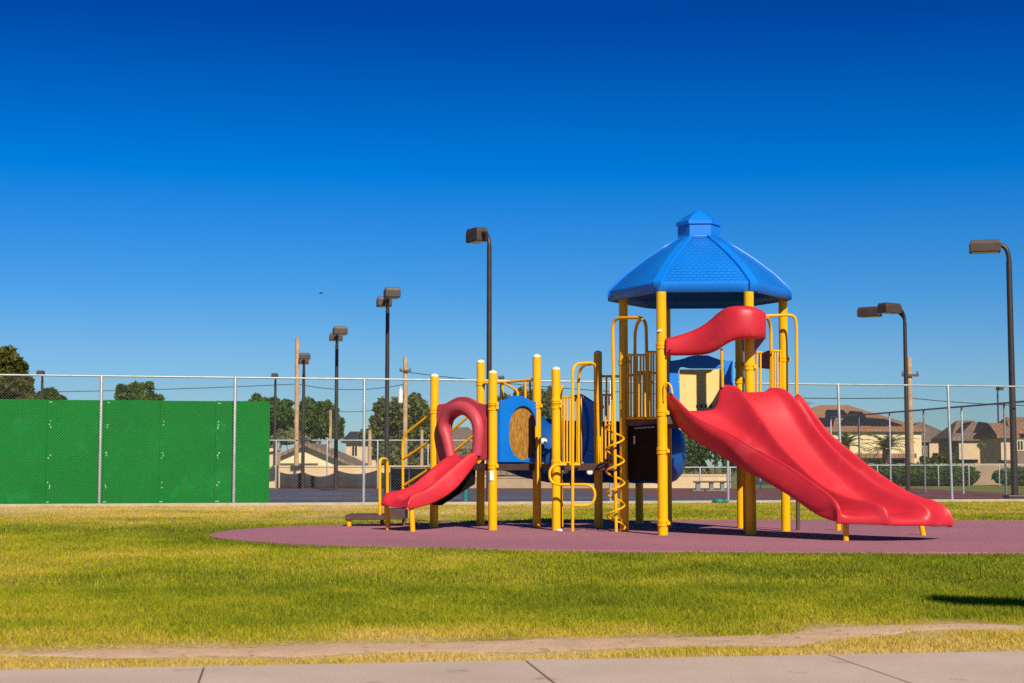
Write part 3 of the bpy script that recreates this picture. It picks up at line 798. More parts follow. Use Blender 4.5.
a, b = FA + FD * (-2 * sp), FA + FD * (10 * sp)
mb = MB(); mb.tube([(a.x, a.y, FH), (b.x, b.y, FH)], 0.024, 10); obj('top_rail', mb, M['galv'], t, smooth=60)
mb = MB(); mb.tube([(a.x, a.y, 0.05), (b.x, b.y, 0.05)], 0.005, 6); obj('tension_wire', mb, M['galv'], t, smooth=60)
obj('wire_mesh', chain_link(a.x, a.y - .04, b.x, b.y - .04, 0.04, FH, 0.0707, 0.0011), M['wire'], t)
# concrete mow strip under it
mb = MB(); q = FN * 0.13
mb.slab([(a - q)[:], (b - q)[:], (b + q * .6)[:], (a + q * .6)[:]], -0.06, 0.055)
p = FA + FD * (FD.dot(Vector((X(503, 38.4), 38.4)) - FA)); 
mb.slab([(p + FD * -.25 - FN * .42)[:], (p + FD * .25 - FN * .42)[:], (p + FD * .25 - FN * .131)[:], (p + FD * -.25 - FN * .131)[:]], -0.05, 0.05)
tag(obj('kerb', mb, M['concrete'], bevel=0.01), kind='structure')

# side fence of the court, running away on the right
t = thing('chain_link_fence', 'dark chain link side fence running back from the right edge', 'fence', (16.2, 44, 0))
A2, B2 = Vector((16.35, 43)), Vector((12.95, 63.6)); d2 = B2 - A2
for k in range(8):
    p = A2 + d2 * (k / 7); obj('post', cyl_post(p.x, p.y, -.05, 2.9, 0.034), M['galv'] if k % 2 else M['galv_dark'], t, smooth=40)
mb = MB(); mb.tube([(A2.x, A2.y, 2.88), (B2.x, B2.y, 2.88)], 0.03, 8); obj('top_rail', mb, M['galv_dark'], t, smooth=60)
obj('wire_mesh', chain_link(A2.x, A2.y, B2.x, B2.y, .04, 2.88, .12, .0016), M['wire'], t)

def low_fence(label, x0, x1, Y0, Y1, ytop, n, mesh=True, r=0.03, rail='galv', zb=-.05):
    t = thing('chain_link_fence', label, 'fence', (X(x0, Y0), Y0, 0))
    pa, pb = P(x0, ytop, Y0), P(x1, ytop, Y1); pa_, pb_ = pa, pb
    for k in range(n + 1):
        p = pa.lerp(pb, k / n); obj('post', cyl_post(p.x, p.y, zb, p.z, r), M['galv'], t, smooth=40)
    mb = MB(); mb.tube([pa, pb], 0.026, 8); obj('top_rail', mb, M[rail], t, smooth=60)
    if mesh:
        obj('wire_mesh', chain_link(pa.x, pa.y, pb.x, pb.y, .04, pa.z, .14, .0015), M['wire'], t)
    return t, pa, pb
t, pa, pb = low_fence('far chain link fence with sagging black windscreen behind the left court', 225, 478, 64, 65, 440.3, 5)
def screens(t, spans, Y):
    for (x0, x1, y0, y1, sag) in spans:
        rows = []
        for i in range(13):
            s = i / 12; px = x0 + (x1 - x0) * s
            top = P(px, y0 + sag * 4 * s * (1 - s), Y); bot = P(px, y1, Y)
            rows.append([(top.x, Y + .03 * math.sin(s * 9), bot.z + (top.z - bot.z) * w) for w in (0, .33, .66, 1)])
        mb = MB(); mb.grid(rows); obj('windscreen', mb, M['screen'], t, smooth=60, solid=.01)
screens(t, [(280, 303, 472, 490.3, 2), (304.5, 335, 472.5, 490.3, 4), (337, 377, 470, 490.3, 4), (378.5, 392, 471, 490.3, 2)], 63.7)
t, pa, pb = low_fence('dark screened court divider fence behind the small slide', 391, 452, 52, 46, 467.5, 3, False)
obj('windscreen', (lambda m: m.grid([[(pa.lerp(pb, s).x, pa.lerp(pb, s).y + .05, z) for z in (.12, .5, pa.z - .03)] for s in np.linspace(0, 1, 9)]))(MB()), M['screen'], t, solid=.01)
low_fence('low white railed fence in front of the clipped hedges', 786, 1060, 72.5, 72.5, 465.2, 9)
low_fence('far fence behind the park bench, under the red slide', 640, 790, 65.5, 65.5, 467.3, 5)

# green practice wall: four foot boards just behind the fence
def along(px, off):    # point on the fence line (shifted by off) seen at px
    u = (px - W / 2) / F
    a = FA + FN * off
    # (a + s*FD): x = u*CP'*y
    k = u / CP
    s = (k * a.y - a.x) / (FD.x - k * FD.y)
    return a + FD * s
t = thing('practice_wall', 'bright green boarded tennis practice wall behind the fence', 'wall', (along(135, .1).x, along(135, .1).y, 0))
e = along(271.0, .10); zt = Z(401.3, e.y)
bw = 1.285
for k in range(7):
    p1 = e - FD * (bw * k + .0015); p0 = e - FD * (bw * (k + 1) - .0015)
    mb = MB(); mb.slab([p0[:], p1[:], (p1 + FN * .06)[:], (p0 + FN * .06)[:]], 0.04, zt - .006 * (k % 2))
    bd = obj('board', mb, M['green'], t, bevel=.004)
    mb = MB(); rr = random.Random(k)
    for ed in (0.07,):
        for zz in ([zt - .06], [zt * .80, zt * .765, zt * .74], [zt * .50, zt * .475, zt * .45], [zt * .22, zt * .19, zt * .17], [0.09]):
            for z in zz:
                if rr.random() < .2: continue
                c = p0 + FD * (ed + rr.uniform(-.03, .03))
                w, h = (rr.uniform(.025, .05), .010) if (z > zt - .1 or z < .15) else (rr.uniform(.008, .016), rr.uniform(.012, .022))
                f = [c - FN * .004 - FD * w, c - FN * .004 + FD * w, c - FN * .001 + FD * w, c - FN * .001 - FD * w]
                mb.slab([q[:] for q in f], z - h, z + h)
    obj('screw', mb, M['scuff'], bd)
mb = MB(); p0 = e - FD * (bw * 7)
for k in range(0, 8):
    c = e - FD * (bw * k + (.1 if k == 0 else 0)) + FN * .12
    mb.box(c.x - .05, c.x + .05, c.y - .05, c.y + .05, -.05, zt - .1)
obj('rear_post', mb, M['trim'], t)

# ------------------------------------------------------------------ court lights and poles
LG = 'court lights'
def head(parent, c, d, L=0.78, w=0.42, h=0.30):
    d = Vector((d[0], d[1], 0)).normalized(); n = Vector((-d.y, d.x, 0))
    mb = MB()
    def ring(z, sl, sw): return [tuple(c + d * (L / 2 * a * sl) + n * (w / 2 * b * sw) + Vector((0, 0, z))) for a, b in ((-1, -1), (1, -1), (1, 1), (-1, 1))]
    mb.add(ring(-h / 2, 1, 1) + ring(h * .2, 1, 1) + ring(h / 2, .9, .86), [(3, 2, 1, 0), (8, 9, 10, 11)] + [(i + 4 * k, (i + 1) % 4 + 4 * k, (i + 1) % 4 + 4 * k + 4, i + 4 * k + 4) for k in (0, 1) for i in range(4)])
    o = obj('lamp_head', mb, M['bronze_head'], parent, bevel=.02)
    mb = MB(); mb.add(ring(-h / 2 - .012, .86, .82) + ring(-h / 2 - .002, .86, .82), [(3, 2, 1, 0), (4, 5, 6, 7), (0, 1, 5, 4), (1, 2, 6, 5), (2, 3, 7, 6), (3, 0, 4, 7)])
    obj('lens', mb, M['lens'], o)
def lamp(label, px, Y, pytop, heads, r=0.062, base=True, hl=0.78, hh=0.30, zb=None, hw=None):
    """heads: list of (dx, dy, dz) from pole top to head centre"""
    top = P(px, pytop, Y); zb = (terr(Y) + .03) if zb is None else zb
    t = thing('street_lamp', label, 'lamp post', (top.x, Y, zb), LG)
    mb = MB(); mb.tube([(top.x, Y, zb - .05), (top.x, Y, zb + 2.5), (top.x, Y, top.z - .45)], [r * 1.25, r * 1.15, r], 14)
    obj('pole', mb, M['bronze'], t, smooth=50)
    for (dx, dy, dz) in heads:
        c = Vector((top.x + dx, Y + dy, top.z + dz)); dd = Vector((dx, dy, 0)); l = dd.length; dd /= l
        e = c - dd * (hl / 2 - .04)
        mb = MB(); mb.tube(bend([(top.x, Y, top.z - .5), (top.x, Y, c.z + .02), (e.x, e.y, c.z + .02)], 0.8 if len(heads) == 2 and r > .066 else 0.45, 8), r * .85, 12)
        obj('arm', mb, M['bronze'], t, smooth=50)
        head(t, c, dd, hl, hw or hl * .55, hh)
    if base:
        mb = MB(); mb.box(top.x - .25, top.x + .25, Y - .25, Y + .25, zb - .05, zb + .14); obj('footing', mb, M['bronze'], t, bevel=.02)
    return t
lamp('tall dark lamp post with single box head rising behind the play structure', 489.3, 39.9, 229, [(-.33, .55, -.08)], hl=.62, hh=.36, base=False)
lamp('double headed dark lamp post nearest the small red slide', 387.7, 52, 297, [(.24, -1.25, .0), (-.24, 1.5, .0)], hl=.6, hh=.32, base=False, r=.065, hw=.50)
lamp('double headed dark lamp post standing in front of the gabled house', 337, 60, 333.5, [(.26, -1.3, 0), (-.22, 1.6, 0)], hl=.58, hh=.30, base=False, r=.065, hw=.52)
lamp('smaller double headed dark lamp post right beside the tallest wooden pole', 304, 63.2, 358.5, [(.20, -1.3, 0), (-.22, 1.5, 0)], hl=.52, hh=.24, base=False, r=.06, hw=.44)
lamp('distant dark lamp post beside the right end of the green wall', 275.5, 100, 376, [(.03, -.5, 0)], hl=.7, hh=.3, r=.08)
lamp('distant dark lamp post standing behind the green wall', 42.5, 100, 373.5, [(.03, -.5, 0)], hl=.7, hh=.3, r=.08)
lamp('distant lamp post whose head shows among the yellow posts', 501, 107, 378.5, [(.03, -.5, 0)], hl=.7, hh=.3, r=.08)
lamp('bent dark lamp post with two box heads in front of the cream house', 904.5, 57.5, 310, [(-.66, -.45, .02), (-1.12, .75, 0)], hl=.82, hh=.36, r=.068, base=False)
lamp('tall bent dark lamp post with one box head at the right edge', 1008.5, 42.4, 245, [(-.60, .15, -.02)], hl=.82, hh=.33, r=.075)
lamp('faint distant lamp post at the right, behind the side fence', 997.5, 121, 388.5, [(.03, -.5, 0)], hl=.7, hh=.3, r=.06)
# the light whose shadow falls on the lawn at the right
SUN_AZ, SUN_EL = math.radians(20), math.radians(36)

PG = 'wooden utility poles'
def upole(label, px, Y, pytop, r=0.15, arms=(), transformer=False):
    top = P(px, pytop, Y); zb = terr(Y)
    t = thing('utility_pole', label, 'utility pole', (top.x, Y, zb), PG)
    mb = MB(); mb.tube([(top.x + .03, Y, zb - .1), (top.x, Y, (zb + top.z) / 2), (top.x, Y, top.z)], [r * 1.2, r * 1.1, r], 12)
    obj('pole', mb, M['wood'], t, smooth=50)
    for (py, w) in arms:
        z = Z(py, Y); mb = MB(); mb.box(top.x - w, top.x + w, Y - r - .1, Y - r, z - .06, z + .06)
        ca = obj('crossarm', mb, M['trim'], t)
        mb = MB()
        for k in (-.85, 0.85): mb.lathe(top.x + k * w, Y - r - .05, [(.03, z + .06), (.05, z + .1), (.05, z + .18), (.02, z + .22)], 8)
        obj('insulator', mb, M['galv_dark'], ca)
    if transformer:
        c = P(400.8, 403, Y); r2 = .15
        mb = MB(); mb.lathe(c.x, Y - .3, [(r2, c.z), (r2, c.z + .72), (r2 * .8, c.z + .80), (.05, c.z + .82), (.05, c.z + .98)], 16)
        tr = obj('transformer', mb, M['white'], t, smooth=50)
        mb = MB(); mb.box(c.x, top.x, Y - .33, Y - .27, c.z + .5, c.z + .58); obj('bracket', mb, M['galv_dark'], t)
    return t
upole('tallest pale wooden pole with bare top beside the gabled house', 297.5, 95, 338, .125)
upole('wooden pole carrying a white transformer in front of the willow', 405.5, 95, 357, .13, [(371, .35)], True)
upole('short wooden pole standing in the dark tree right of the gable', 330.5, 120, 410, .11)
upole('short thick wooden stump pole left of the willow', 369.8, 85, 430, .10)
upole('thin short wooden pole in front of the willow beside the yellow handrail', 421.8, 88, 430, .09)
upole('wooden pole with small crossarm right behind the bent double lamp', 909, 78, 358, .125, [(375.5, .42)])

def cable(label, pts, r=0.018, sag=0.35):
    out = []
    for a, b in zip(pts[:-1], pts[1:]):
        for k in range(12):
            s = k / 12; p = a.lerp(b, s); p.z -= sag * 4 * s * (1 - s); out.append(p)
    out.append(pts[-1])
    mb = MB(); mb.tube(out, r, 5); tag(obj('power_line', mb, M['bronze'], smooth=60), label, 'cable')
cable('overhead wire running from the left over the green wall to the tallest pole', [P(-260, 389, 97), P(297.5, 384, 95), P(405.5, 384, 95)], .022)
cable('overhead wire from the transformer pole across to the right hand pole', [P(405.5, 372, 95), P(909.5, 398, 78), P(1240, 394, 80)], .022, .5)
cable('lower overhead wire between the two poles by the willow', [P(330.5, 411, 120), P(405.5, 405, 95)], .02, .2)

# bench, teal bag, cup, net post, bird
t = thing('park_bench', 'small backless bench with two pedestals beyond the court', 'bench', (X(713, 58), 58, 0))
mb = MB(); mb.box(X(693.5, 58), X(733, 58), 57.8, 58.2, .30, .36); obj('seat', mb, M['trim'], t, bevel=.01)
for px in (697.5, 711, 722):
    mb = MB(); mb.box(X(px, 58) - .07, X(px, 58) + .07, 57.86, 58.14, .04, .30); mb.box(X(px, 58) - .2, X(px, 58) + .2, 57.8, 58.2, 0.0, .04); obj('pedestal', mb, M['galv_dark'], t)
a = along(717, -.22)
mb = MB(); mb.lathe(a.x, a.y, [(.02, .0), (.14, .01), (.16, .05), (.11, .09), (.05, .11), (.02, .115)], 12)
mb.lathe(a.x + .19, a.y + .02, [(.02, 0), (.07, .02), (.06, .07), (.03, .1)], 10)
tag(obj('crumpled_bag', mb, M['teal'], smooth=80, loc=(a.x, a.y, 0)), 'small crumpled teal bag lying at the foot of the fence', 'bag')
c = G(559.5, 533)
mb = MB()
pts = []
mb.tube([(c.x - .025, c.y, .038), (c.x + .0, c.y, .039), (c.x + .03, c.y + .015, .037)], [.017, .02, .023], 12)
tag(obj('paper_cup', mb, M['white'], smooth=50, loc=(c.x, c.y, .016)), 'white paper cup lying on the purple rubber surface', 'cup')
a = Vector((X(465.5, 40), 40.0, 0))
t = thing('net_post', 'short teal tennis net post behind the small slide', 'net post', a)
mb = MB(); mb.tube([(a.x, a.y, -.05), (a.x, a.y, .80)], .075, 14); obj('post', mb, M['teal'], t, smooth=50)
mb = MB(); mb.lathe(a.x, a.y, [(.08, .80), (.08, .83), (.03, .86)], 14); obj('cap', mb, M['bronze'], t, smooth=50)
b = P(320.8, 293.5, 60)
mb = MB()
mb.tube([b + Vector((-.07, 0, 0)), b + Vector((-.03, 0, .01)), b + Vector((.03, 0, .005)), b + Vector((.09, 0, .0))], [.008, .022, .02, .005], 8)
for s in (-1, 1):
    mb.add([b + Vector((-.03, 0, .01)), b + Vector((.025, 0, .01)), b + Vector((.06, s * .09, .045)), b + Vector((.09, s * .17, .025)), b + Vector((.03, s * .09, .05))], [(0, 1, 2, 4), (4, 2, 3)])
tag(obj('bird', mb, M['bronze'], smooth=60, loc=b), 'tiny dark bird gliding in the blue sky', 'bird')

# ================================================================== the play structure
PS = thing('play_structure', 'red, blue and yellow climbing frame with slides and blue hexagonal roof', 'play structure', (2.0, 22.4, 0.016))
PZ = 0.016
PR = 0.0635
def post(px, Y, pytop, r=PR, clamps=(), dome=True):
    x = X(px, Y, 0.0); zt = Z(pytop, Y)
    mb = MB()
    prof = [(r, 0.0), (r, zt - r * .8)]
    if dome: prof += [(r * .96, zt - r * .5), (r * .78, zt - r * .2), (r * .4, zt - .006), (.004, zt)]
    else: prof += [(r, zt)]
    mb.lathe(x, Y, prof, 28)
    o = obj('post', mb, M['yellow'], PS, smooth=50)
    if dome:
        mb = MB(); mb.lathe(x, Y, [(r * 1.02, zt - r * .62), (r * 1.0, zt - r * .45), (r * .81, zt - r * .17), (r * .42, zt + .001), (.005, zt + .007)], 24)
        obj('cap', mb, M['cap'], o, smooth=60)
    for py in clamps:
        z = Z(py, Y); mb = MB()
        mb.lathe(x, Y, [(r + .004, z - .045), (r + .011, z - .04), (r + .011, z - .008), (r + .004, z - .004), (r + .004, z + .004), (r + .011, z + .008), (r + .011, z + .04), (r + .004, z + .045)], 24)
        mb.box(x + r * .7, x + r + .022, Y - r - .012, Y - r * .4, z - .022, z + .022)
        obj('clamp', mb, M['yellow'], o, smooth=40)
    return Vector((x, Y, 0))
TY = 22.2
TFL = post(663, 21.05, 292, .068, (346, 413, 451, 523), False)
TFR = post(751.5, 21.05, 292, .068, (367,), False)
TL = post(624.5, 22.2, 299, PR, (362,), False)
TR = post(786, 22.3, 298, PR, (359,), False)
TBR = post(741.5, 23.4, 304, PR, (365, 381), False)
TBL = post(668, 23.4, 304, PR, (), False)
post(746.8, 21.95, 424, .05, (), False)
p1 = post(434, 23.6, 374, PR, (411,))
p2 = post(480.5, 24.4, 360, PR, (383,))
p3 = post(492.7, 22.7, 370.5, PR, (404, 407.5, 466))
p4 = post(537, 23.65, 354.5, PR, (406,))
p5 = post(556.3, 22.6, 367, PR, (402, 406, 463))
p6 = post(598.6, 23.6, 351, PR, (407,))
post(639.5, 25.2, 470, PR, (), False)

# ---- decks
def deck(poly, z0, z1):
    mb = MB(); mb.slab([tuple(p) for p in poly], z0, z1); return obj('deck', mb, M['brown'], PS, bevel=.006)
def inset(pts, c, d=.03):
    c = Vector(c); return [(p + (c.to_3d() - p).normalized() * d)[:2] if True else p for p in pts]
DZ0, DZ1 = Z(470.5, 22.7), Z(463.5, 22.7)
deck([p1[:2], p3[:2], p4[:2], p2[:2]], DZ0, DZ1)
deck([(p4.x + .05, p4.y + .05), (p5.x + .0, p5.y), (TL.x - .05, TL.y + .05), (p6.x + .1, p6.y)], DZ0, DZ1)
TZ0, TZ1 = Z(426, 22), Z(418.5, 22)
deck([q[:2] for q in (TL, TFL, TFR, TR, TBR, TBL)], TZ0, TZ1)
# perforated dark riser under the tower deck
mb = MB()
a, b = TL + Vector((.05, -.02, 0)), TFL + Vector((-.07, .05, 0))
n_ = Vector((b.y - a.y, a.x - b.x, 0)).normalized()
for k in range(0, 1):
    mb.slab([(a)[:2], (b)[:2], (b - n_ * .02)[:2], (a - n_ * .02)[:2]], Z(480, 21.8), TZ0)
rz = obj('riser_panel', mb, M['black'], PS)
mb = MB()
for k in range(12):
    s = .28 + k * .058; p = a.lerp(b, s) + n_ * .002
    mb.slab([(p + (b - a) * .008)[:2], (p - (b - a) * .008)[:2], (p - (b - a) * .008 + n_ * .004)[:2], (p + (b - a) * .008 + n_ * .004)[:2]], TZ0 - .045, TZ0 - .025)
p = a.lerp(b, .25) + n_ * .002
mb.slab([(p + (b - a) * .02)[:2], (p - (b - a) * .02)[:2], (p - (b - a) * .02 + n_ * .004)[:2], (p + (b - a) * .02 + n_ * .004)[:2]], Z(444, 21.9), Z(436, 21.9))
obj('perforation', mb, M['white'], rz)

# ---- roof
RC = Vector((X(699.3, TY, 3.5), TY))
ROT = math.radians(-2.5)
zE0 = Z(291.5, 21.0); zE1 = zE0 + .14
zT = Z(236, TY)
prof = [(1.32, zE0), (1.32, zE1), (1.08, Z(275, TY)), (.80, Z(260.0, TY)), (.575, Z(249.6, TY)), (.335, Z(239, TY))]
zT = Z(239, TY)
def hexring(r, z, rib=.085, grow=0.0):
    """12 points: a short chamfer (rib) at each corner"""
    out = []
    ap = r * math.cos(PI / 6)
    for k in range(6):
        a = ROT + k * PI / 3
        c = Vector((math.cos(a), math.sin(a))) * r
        t1 = Vector((math.cos(a - 2 * PI / 3), math.sin(a - 2 * PI / 3))); t2 = Vector((math.cos(a + 2 * PI / 3), math.sin(a + 2 * PI / 3)))
        for tt in (t1, t2):
            q = RC + c + tt * rib
            out.append((q.x, q.y, z))
    return out
mb = MB()
rings = [hexring(r, z, .085 if i > 0 else .085) for i, (r, z) in enumerate(prof)]
nR = len(rings)
for rg in rings: mb.v.extend(rg)
uvs = {}
for i in range(nR - 1):
    for j in range(12):
        j2 = (j + 1) % 12
        mb.mi = 1 if (j % 2 == 1 and i >= 1) else 0
        mb.face((i * 12 + j, i * 12 + j2, (i + 1) * 12 + j2, (i + 1) * 12 + j))
mb.mi = 0
roof = obj('roof', mb, [M['blue'], M['shingle']], PS, smooth=28, solid=.03)
# plan uv for the moulded shingle pattern
me = roof.data; uvl = me.uv_layers.new(name='UVMap')
off = root_loc(PS)
slen = [0]
for i in range(1, nR): slen.append(slen[-1] + math.hypot(prof[i][0] - prof[i - 1][0], prof[i][1] - prof[i - 1][1]))
for poly in me.polygons:
    vs = list(poly.vertices)
    if poly.material_index == 1:
        cen = sum((me.vertices[v].co for v in vs), Vector()) / len(vs) + off
        an = math.atan2(cen.y - RC.y, cen.x - RC.x); tdir = Vector((-math.sin(an), math.cos(an)))
        for li in poly.loop_indices:
            vi = me.loops[li].vertex_index; co = me.vertices[vi].co + off
            uvl.data[li].uv = ((Vector((co.x, co.y)) - RC).dot(tdir) + 5, slen[vi // 12] + 1)
# ribs stand slightly proud at the corners
for k in range(6):
    mb = MB(); rows = []
    for i in range(0, nR):
        a = ROT + k * PI / 3; r, z = prof[i]
        c = Vector((math.cos(a), math.sin(a))); tt = Vector((-c.y, c.x))
        w = .075; base = RC + c * (r - .045)
        n = .03
        rows.append([(*(base - tt * w)[:], z), (*(base - tt * w * .8 + c * n)[:], z + .012), (*(base + tt * w * .8 + c * n)[:], z + .012), (*(base + tt * w)[:], z)])
    mb.grid(rows); obj('rib', mb, M['blue'], roof, smooth=35, solid=.01)
mb = MB()
zc0, zc1, zc2, zc3 = zT - .02, Z(226, TY), Z(223.5, TY), Z(210.5, TY)
rg = []
for (r, z) in ((.33, zc0), (.32, zc0 + .03), (.300, zc0 + .045), (.300, zc1 - .01), (.325, zc1 - .006), (.325, zc2 + .005), (.20, zc2 + .005 + (zc3 - zc2) * .5), (.03, zc3), (.005, zc3)):
    rg.append([(RC.x + r * math.cos(ROT + k * PI / 3), RC.y + r * math.sin(ROT + k * PI / 3), z) for k in range(6)])
mb.grid(rg, close_u=True); obj('cupola', mb, M['blue'], roof, smooth=25)

# ---- red hood over the slide entry (front band that wraps round at its right end)
top = [(665, 338), (680, 334.4), (695, 329), (708.6, 321), (719, 311.5), (727, 306.5), (737.6, 305), (750, 305.3), (758, 307), (764, 310.5), (766, 312), (764, 314), (757, 318)]
bot = [(665, 355.5), (680, 355.8), (695, 355.6), (708.6, 354.4), (719, 350), (727, 344.5), (737.6, 339.6), (750, 339), (758, 339), (764, 338), (766, 337.5), (764, 339.5), (757, 345)]
dep = [20.96, 20.93, 20.88, 20.78, 20.66, 20.57, 20.5, 20.5, 20.54, 20.64, 20.8, 21.15, 21.7]
tp = resample([P(a, b, d) for (a, b), d in zip(top, dep)], 30); bp = resample([P(a, b, d) for (a, b), d in zip(bot, dep)], 30)
rows = []
for a, b in zip(tp, bp):
    m = (a + b) / 2
    bulge = Vector((0, -.035, 0))
    rows.append([a + Vector((0, .16, -.01)), a + Vector((0, .05, .004)), a.lerp(b, .08) + bulge * .5, a.lerp(b, .3) + bulge, a.lerp(b, .7) + bulge, a.lerp(b, .92) + bulge * .5, b + Vector((0, .05, 0)), b + Vector((0, .13, .015))])
mb = MB(); mb.grid(rows); hood = obj('slide_hood', mb, M['red'], PS, smooth=180, solid=.02, sub=1)
q = [P(a, b, d) for a, b, d in ((764, 331, 21.15), (765.5, 337, 21.1), (758, 347, 21.3), (749, 357.5, 21.55), (742, 350, 21.75), (740, 333, 21.8))]
NQ = len(q); mb = MB(); bk = Vector((.02, .03, 0)); mb.add(q + [p + bk for p in q], [tuple(range(NQ)), tuple(range(NQ, 2 * NQ))[::-1]] + [(i, NQ + i, NQ + (i + 1) % NQ, (i + 1) % NQ) for i in range(NQ)])
obj('hood_return', mb, M['red'], hood, smooth=30, bevel=.008)
mb = MB(); mb.tube([P(669.8, 350.5, 20.90), P(669.8, 350.5, 20.87)], .014, 10); obj('bolt', mb, M['black'], hood)

# ---- triple wave slide
NS = 22
def line(pts, ya, yb, ease=1.0):
    n = len(pts); out = []
    # depth varies with the distance covered in the picture
    L = [0]
    for a, b in zip(pts[:-1], pts[1:]): L.append(L[-1] + math.hypot(b[0] - a[0], b[1] - a[1]))
    for (px, py), l in zip(pts, L): out.append(P(px, py, ya + (yb - ya) * (l / L[-1]) ** ease))
    fine = resample(out, 160)      # stations evenly spaced in plan, along the run of the slide
    L = [0.0]
    for a, b in zip(fine[:-1], fine[1:]): L.append(L[-1] + math.hypot(b.x - a.x, b.y - a.y))
    return [Vector([np.interp(q, L, [p[k] for p in fine]) for k in range(3)]) for q in np.linspace(0, L[-1], NS)]
A = line([(668.5, 391), (676, 398.5), (686, 409), (701, 420), (729, 433), (757, 449), (789, 466), (818, 486), (828, 493), (836, 501)], 20.95, 19.35)
Bc = line([(721, 384.8), (735, 385), (745, 395), (759.6, 415.6), (777, 440.6), (800.6, 465.5), (824, 486), (850, 498), (872, 501.5), (884, 506)], 20.88, 19.2)
Cc = line([(770, 387.5), (785, 388.5), (797.7, 401), (812, 421.5), (828.5, 442), (850.5, 463.5), (877, 484), (903, 496.5), (919, 501), (929, 508)], 20.9, 19.4)
Dc = line([(798, 393), (806, 402), (816, 416), (829, 433), (847.5, 448.5), (871, 467.5), (894.4, 483.5), (915, 495), (935.4, 500.6), (948, 508)], 21.05, 19.8)
Ab = line([(668.5, 414), (674, 423), (684.6, 435), (697, 443.5), (712, 452), (737, 467), (768, 484), (795, 500.6), (815, 515), (828, 520.5), (838, 523)], 21.18, 19.39)
Db = line([(798, 415), (808, 424), (818, 436), (831, 452), (850, 468), (872, 485), (895, 501), (915, 514), (932, 522), (944, 526), (949, 527.5)], 21.1, 19.85)
def dep_(t, a, b, c):   # chute depth below its lower crest along the way
    return np.interp(t, [0, .22, .7, .88, 1], [a, b, b, (b + c) / 2, c])
rows = []
for i in range(NS):
    t = i / (NS - 1)
    def chute(l, r, d0, d1, d2, low):
        """points across one trough between two crests"""
        zb = (l.z if low == 'l' else r.z if low == 'r' else min(l.z, r.z)) - dep_(t, d0, d1, d2)
        out = []
        for s, k in ((.045, .30), (.10, .82), (.18, 1.0), (.45, 1.04), (.80, 1.0), (.895, .90), (.945, .35)):
            q = l.lerp(r, s); ztop = l.z + (r.z - l.z) * s
            e = l.z if s < .5 else r.z
            q.z = e + (zb - e) * k; out.append(q)
        return out
    a, b, c, d = A[i], Bc[i], Cc[i], Dc[i]
    out_n = (a - b); out_n.z = 0; out_n.normalize()
    row = [Ab[i] + out_n * 0.0, Ab[i].lerp(a, .45) + out_n * .02, Ab[i].lerp(a, .85) + out_n * .03, a + out_n * .012 + Vector((0, 0, .002)), a - out_n * .03]
    row += chute(a, b, .25, .21, .11, 'm')
    row += [b + (a - b).normalized() * .02, b - (a - b).normalized() * .02]
    row += chute(b, c, .05, .24, .11, 'm')
    row += [c + (b - c).normalized() * .02, c - (b - c).normalized() * .02]
    row += chute(c, d, .05, .18, .11, 'm')
    row += [d + out_n * .02, d - out_n * .02, Db[i].lerp(d, .85) - out_n * .03, Db[i].lerp(d, .45) - out_n * .02, Db[i]]
    rows.append(row)
def seen(p):
    k = p.y * CP + (p.z - EYE) * SP
    return W / 2 + p.x / k * F, H / 2 - (-p.y * SP + (p.z - EYE) * CP) / k * F
under = [seen(p) for p in Ab] + [(1100, 640)]
ux, uy = [q[0] for q in under], [q[1] for q in under]
for row in rows:
    for j in range(5, len(row) - 5):
        px, py = seen(row[j]); lim = np.interp(px, ux, uy) - 5.0
        if py > lim: row[j].z += (py - lim) * row[j].y / F
# rolled lip at the exit: the front edge turns down
last = rows[-1]; sd = (Vector(A[-1]) - Vector(A[-4])); sd.z = 0; sd.normalize()
nL = len(last); lipA, lipD = Ab[-1], Db[-1]
for f, push in ((.35, .035), (.8, .04), (1.0, .02)):
    r = []
    for j, p in enumerate(last):
        s = j / (nL - 1); zb = lipA.z + (lipD.z - lipA.z) * s
        q = Vector(p); q.z = q.z + (zb - q.z) * f; q = q + sd * push; r.append(q)
    rows.append(r)
mb = MB(); mb.grid(rows)
slide = obj('triple_slide', mb, M['red'], PS, smooth=180, solid=.025, sub=1, offset=1.0)
def strut(px, py0, py1, Y, r=.03, parent=PS, px1=None, name='support_leg', m='rail'):
    mb = MB(); a, b = P(px, py0, Y), P(px1 if px1 else px, py1, Y); a.z = 0.0
    mb.tube([a, b], r, 12); return obj(name, mb, M[m], parent, smooth=50)
strut(846, 541.5, 518, 19.52, .036, slide)
strut(923.5, 535, 521, 21.0, .036, slide, 920.5)
strut(838.5, 527.5, 512, 22.6, .036, slide)
strut(798, 529, 470, 22.6, .03, slide, None, 'support_leg', 'trim')
mb = MB(); mb.tube(bend([P(664, 402, 20.97), P(664, 382.5, 20.95), P(670.5, 383.5, 20.93), P(672.5, 394, 20.9)], .12), .014, 8); obj('grab_handle', mb, M['rail'], PS, smooth=60)
mb = MB(); mb.tube([P(721.5, 349, 20.72), P(722.5, 387, 20.85)], .020, 10); obj('hood_bar', mb, M['rail'], PS, smooth=60)

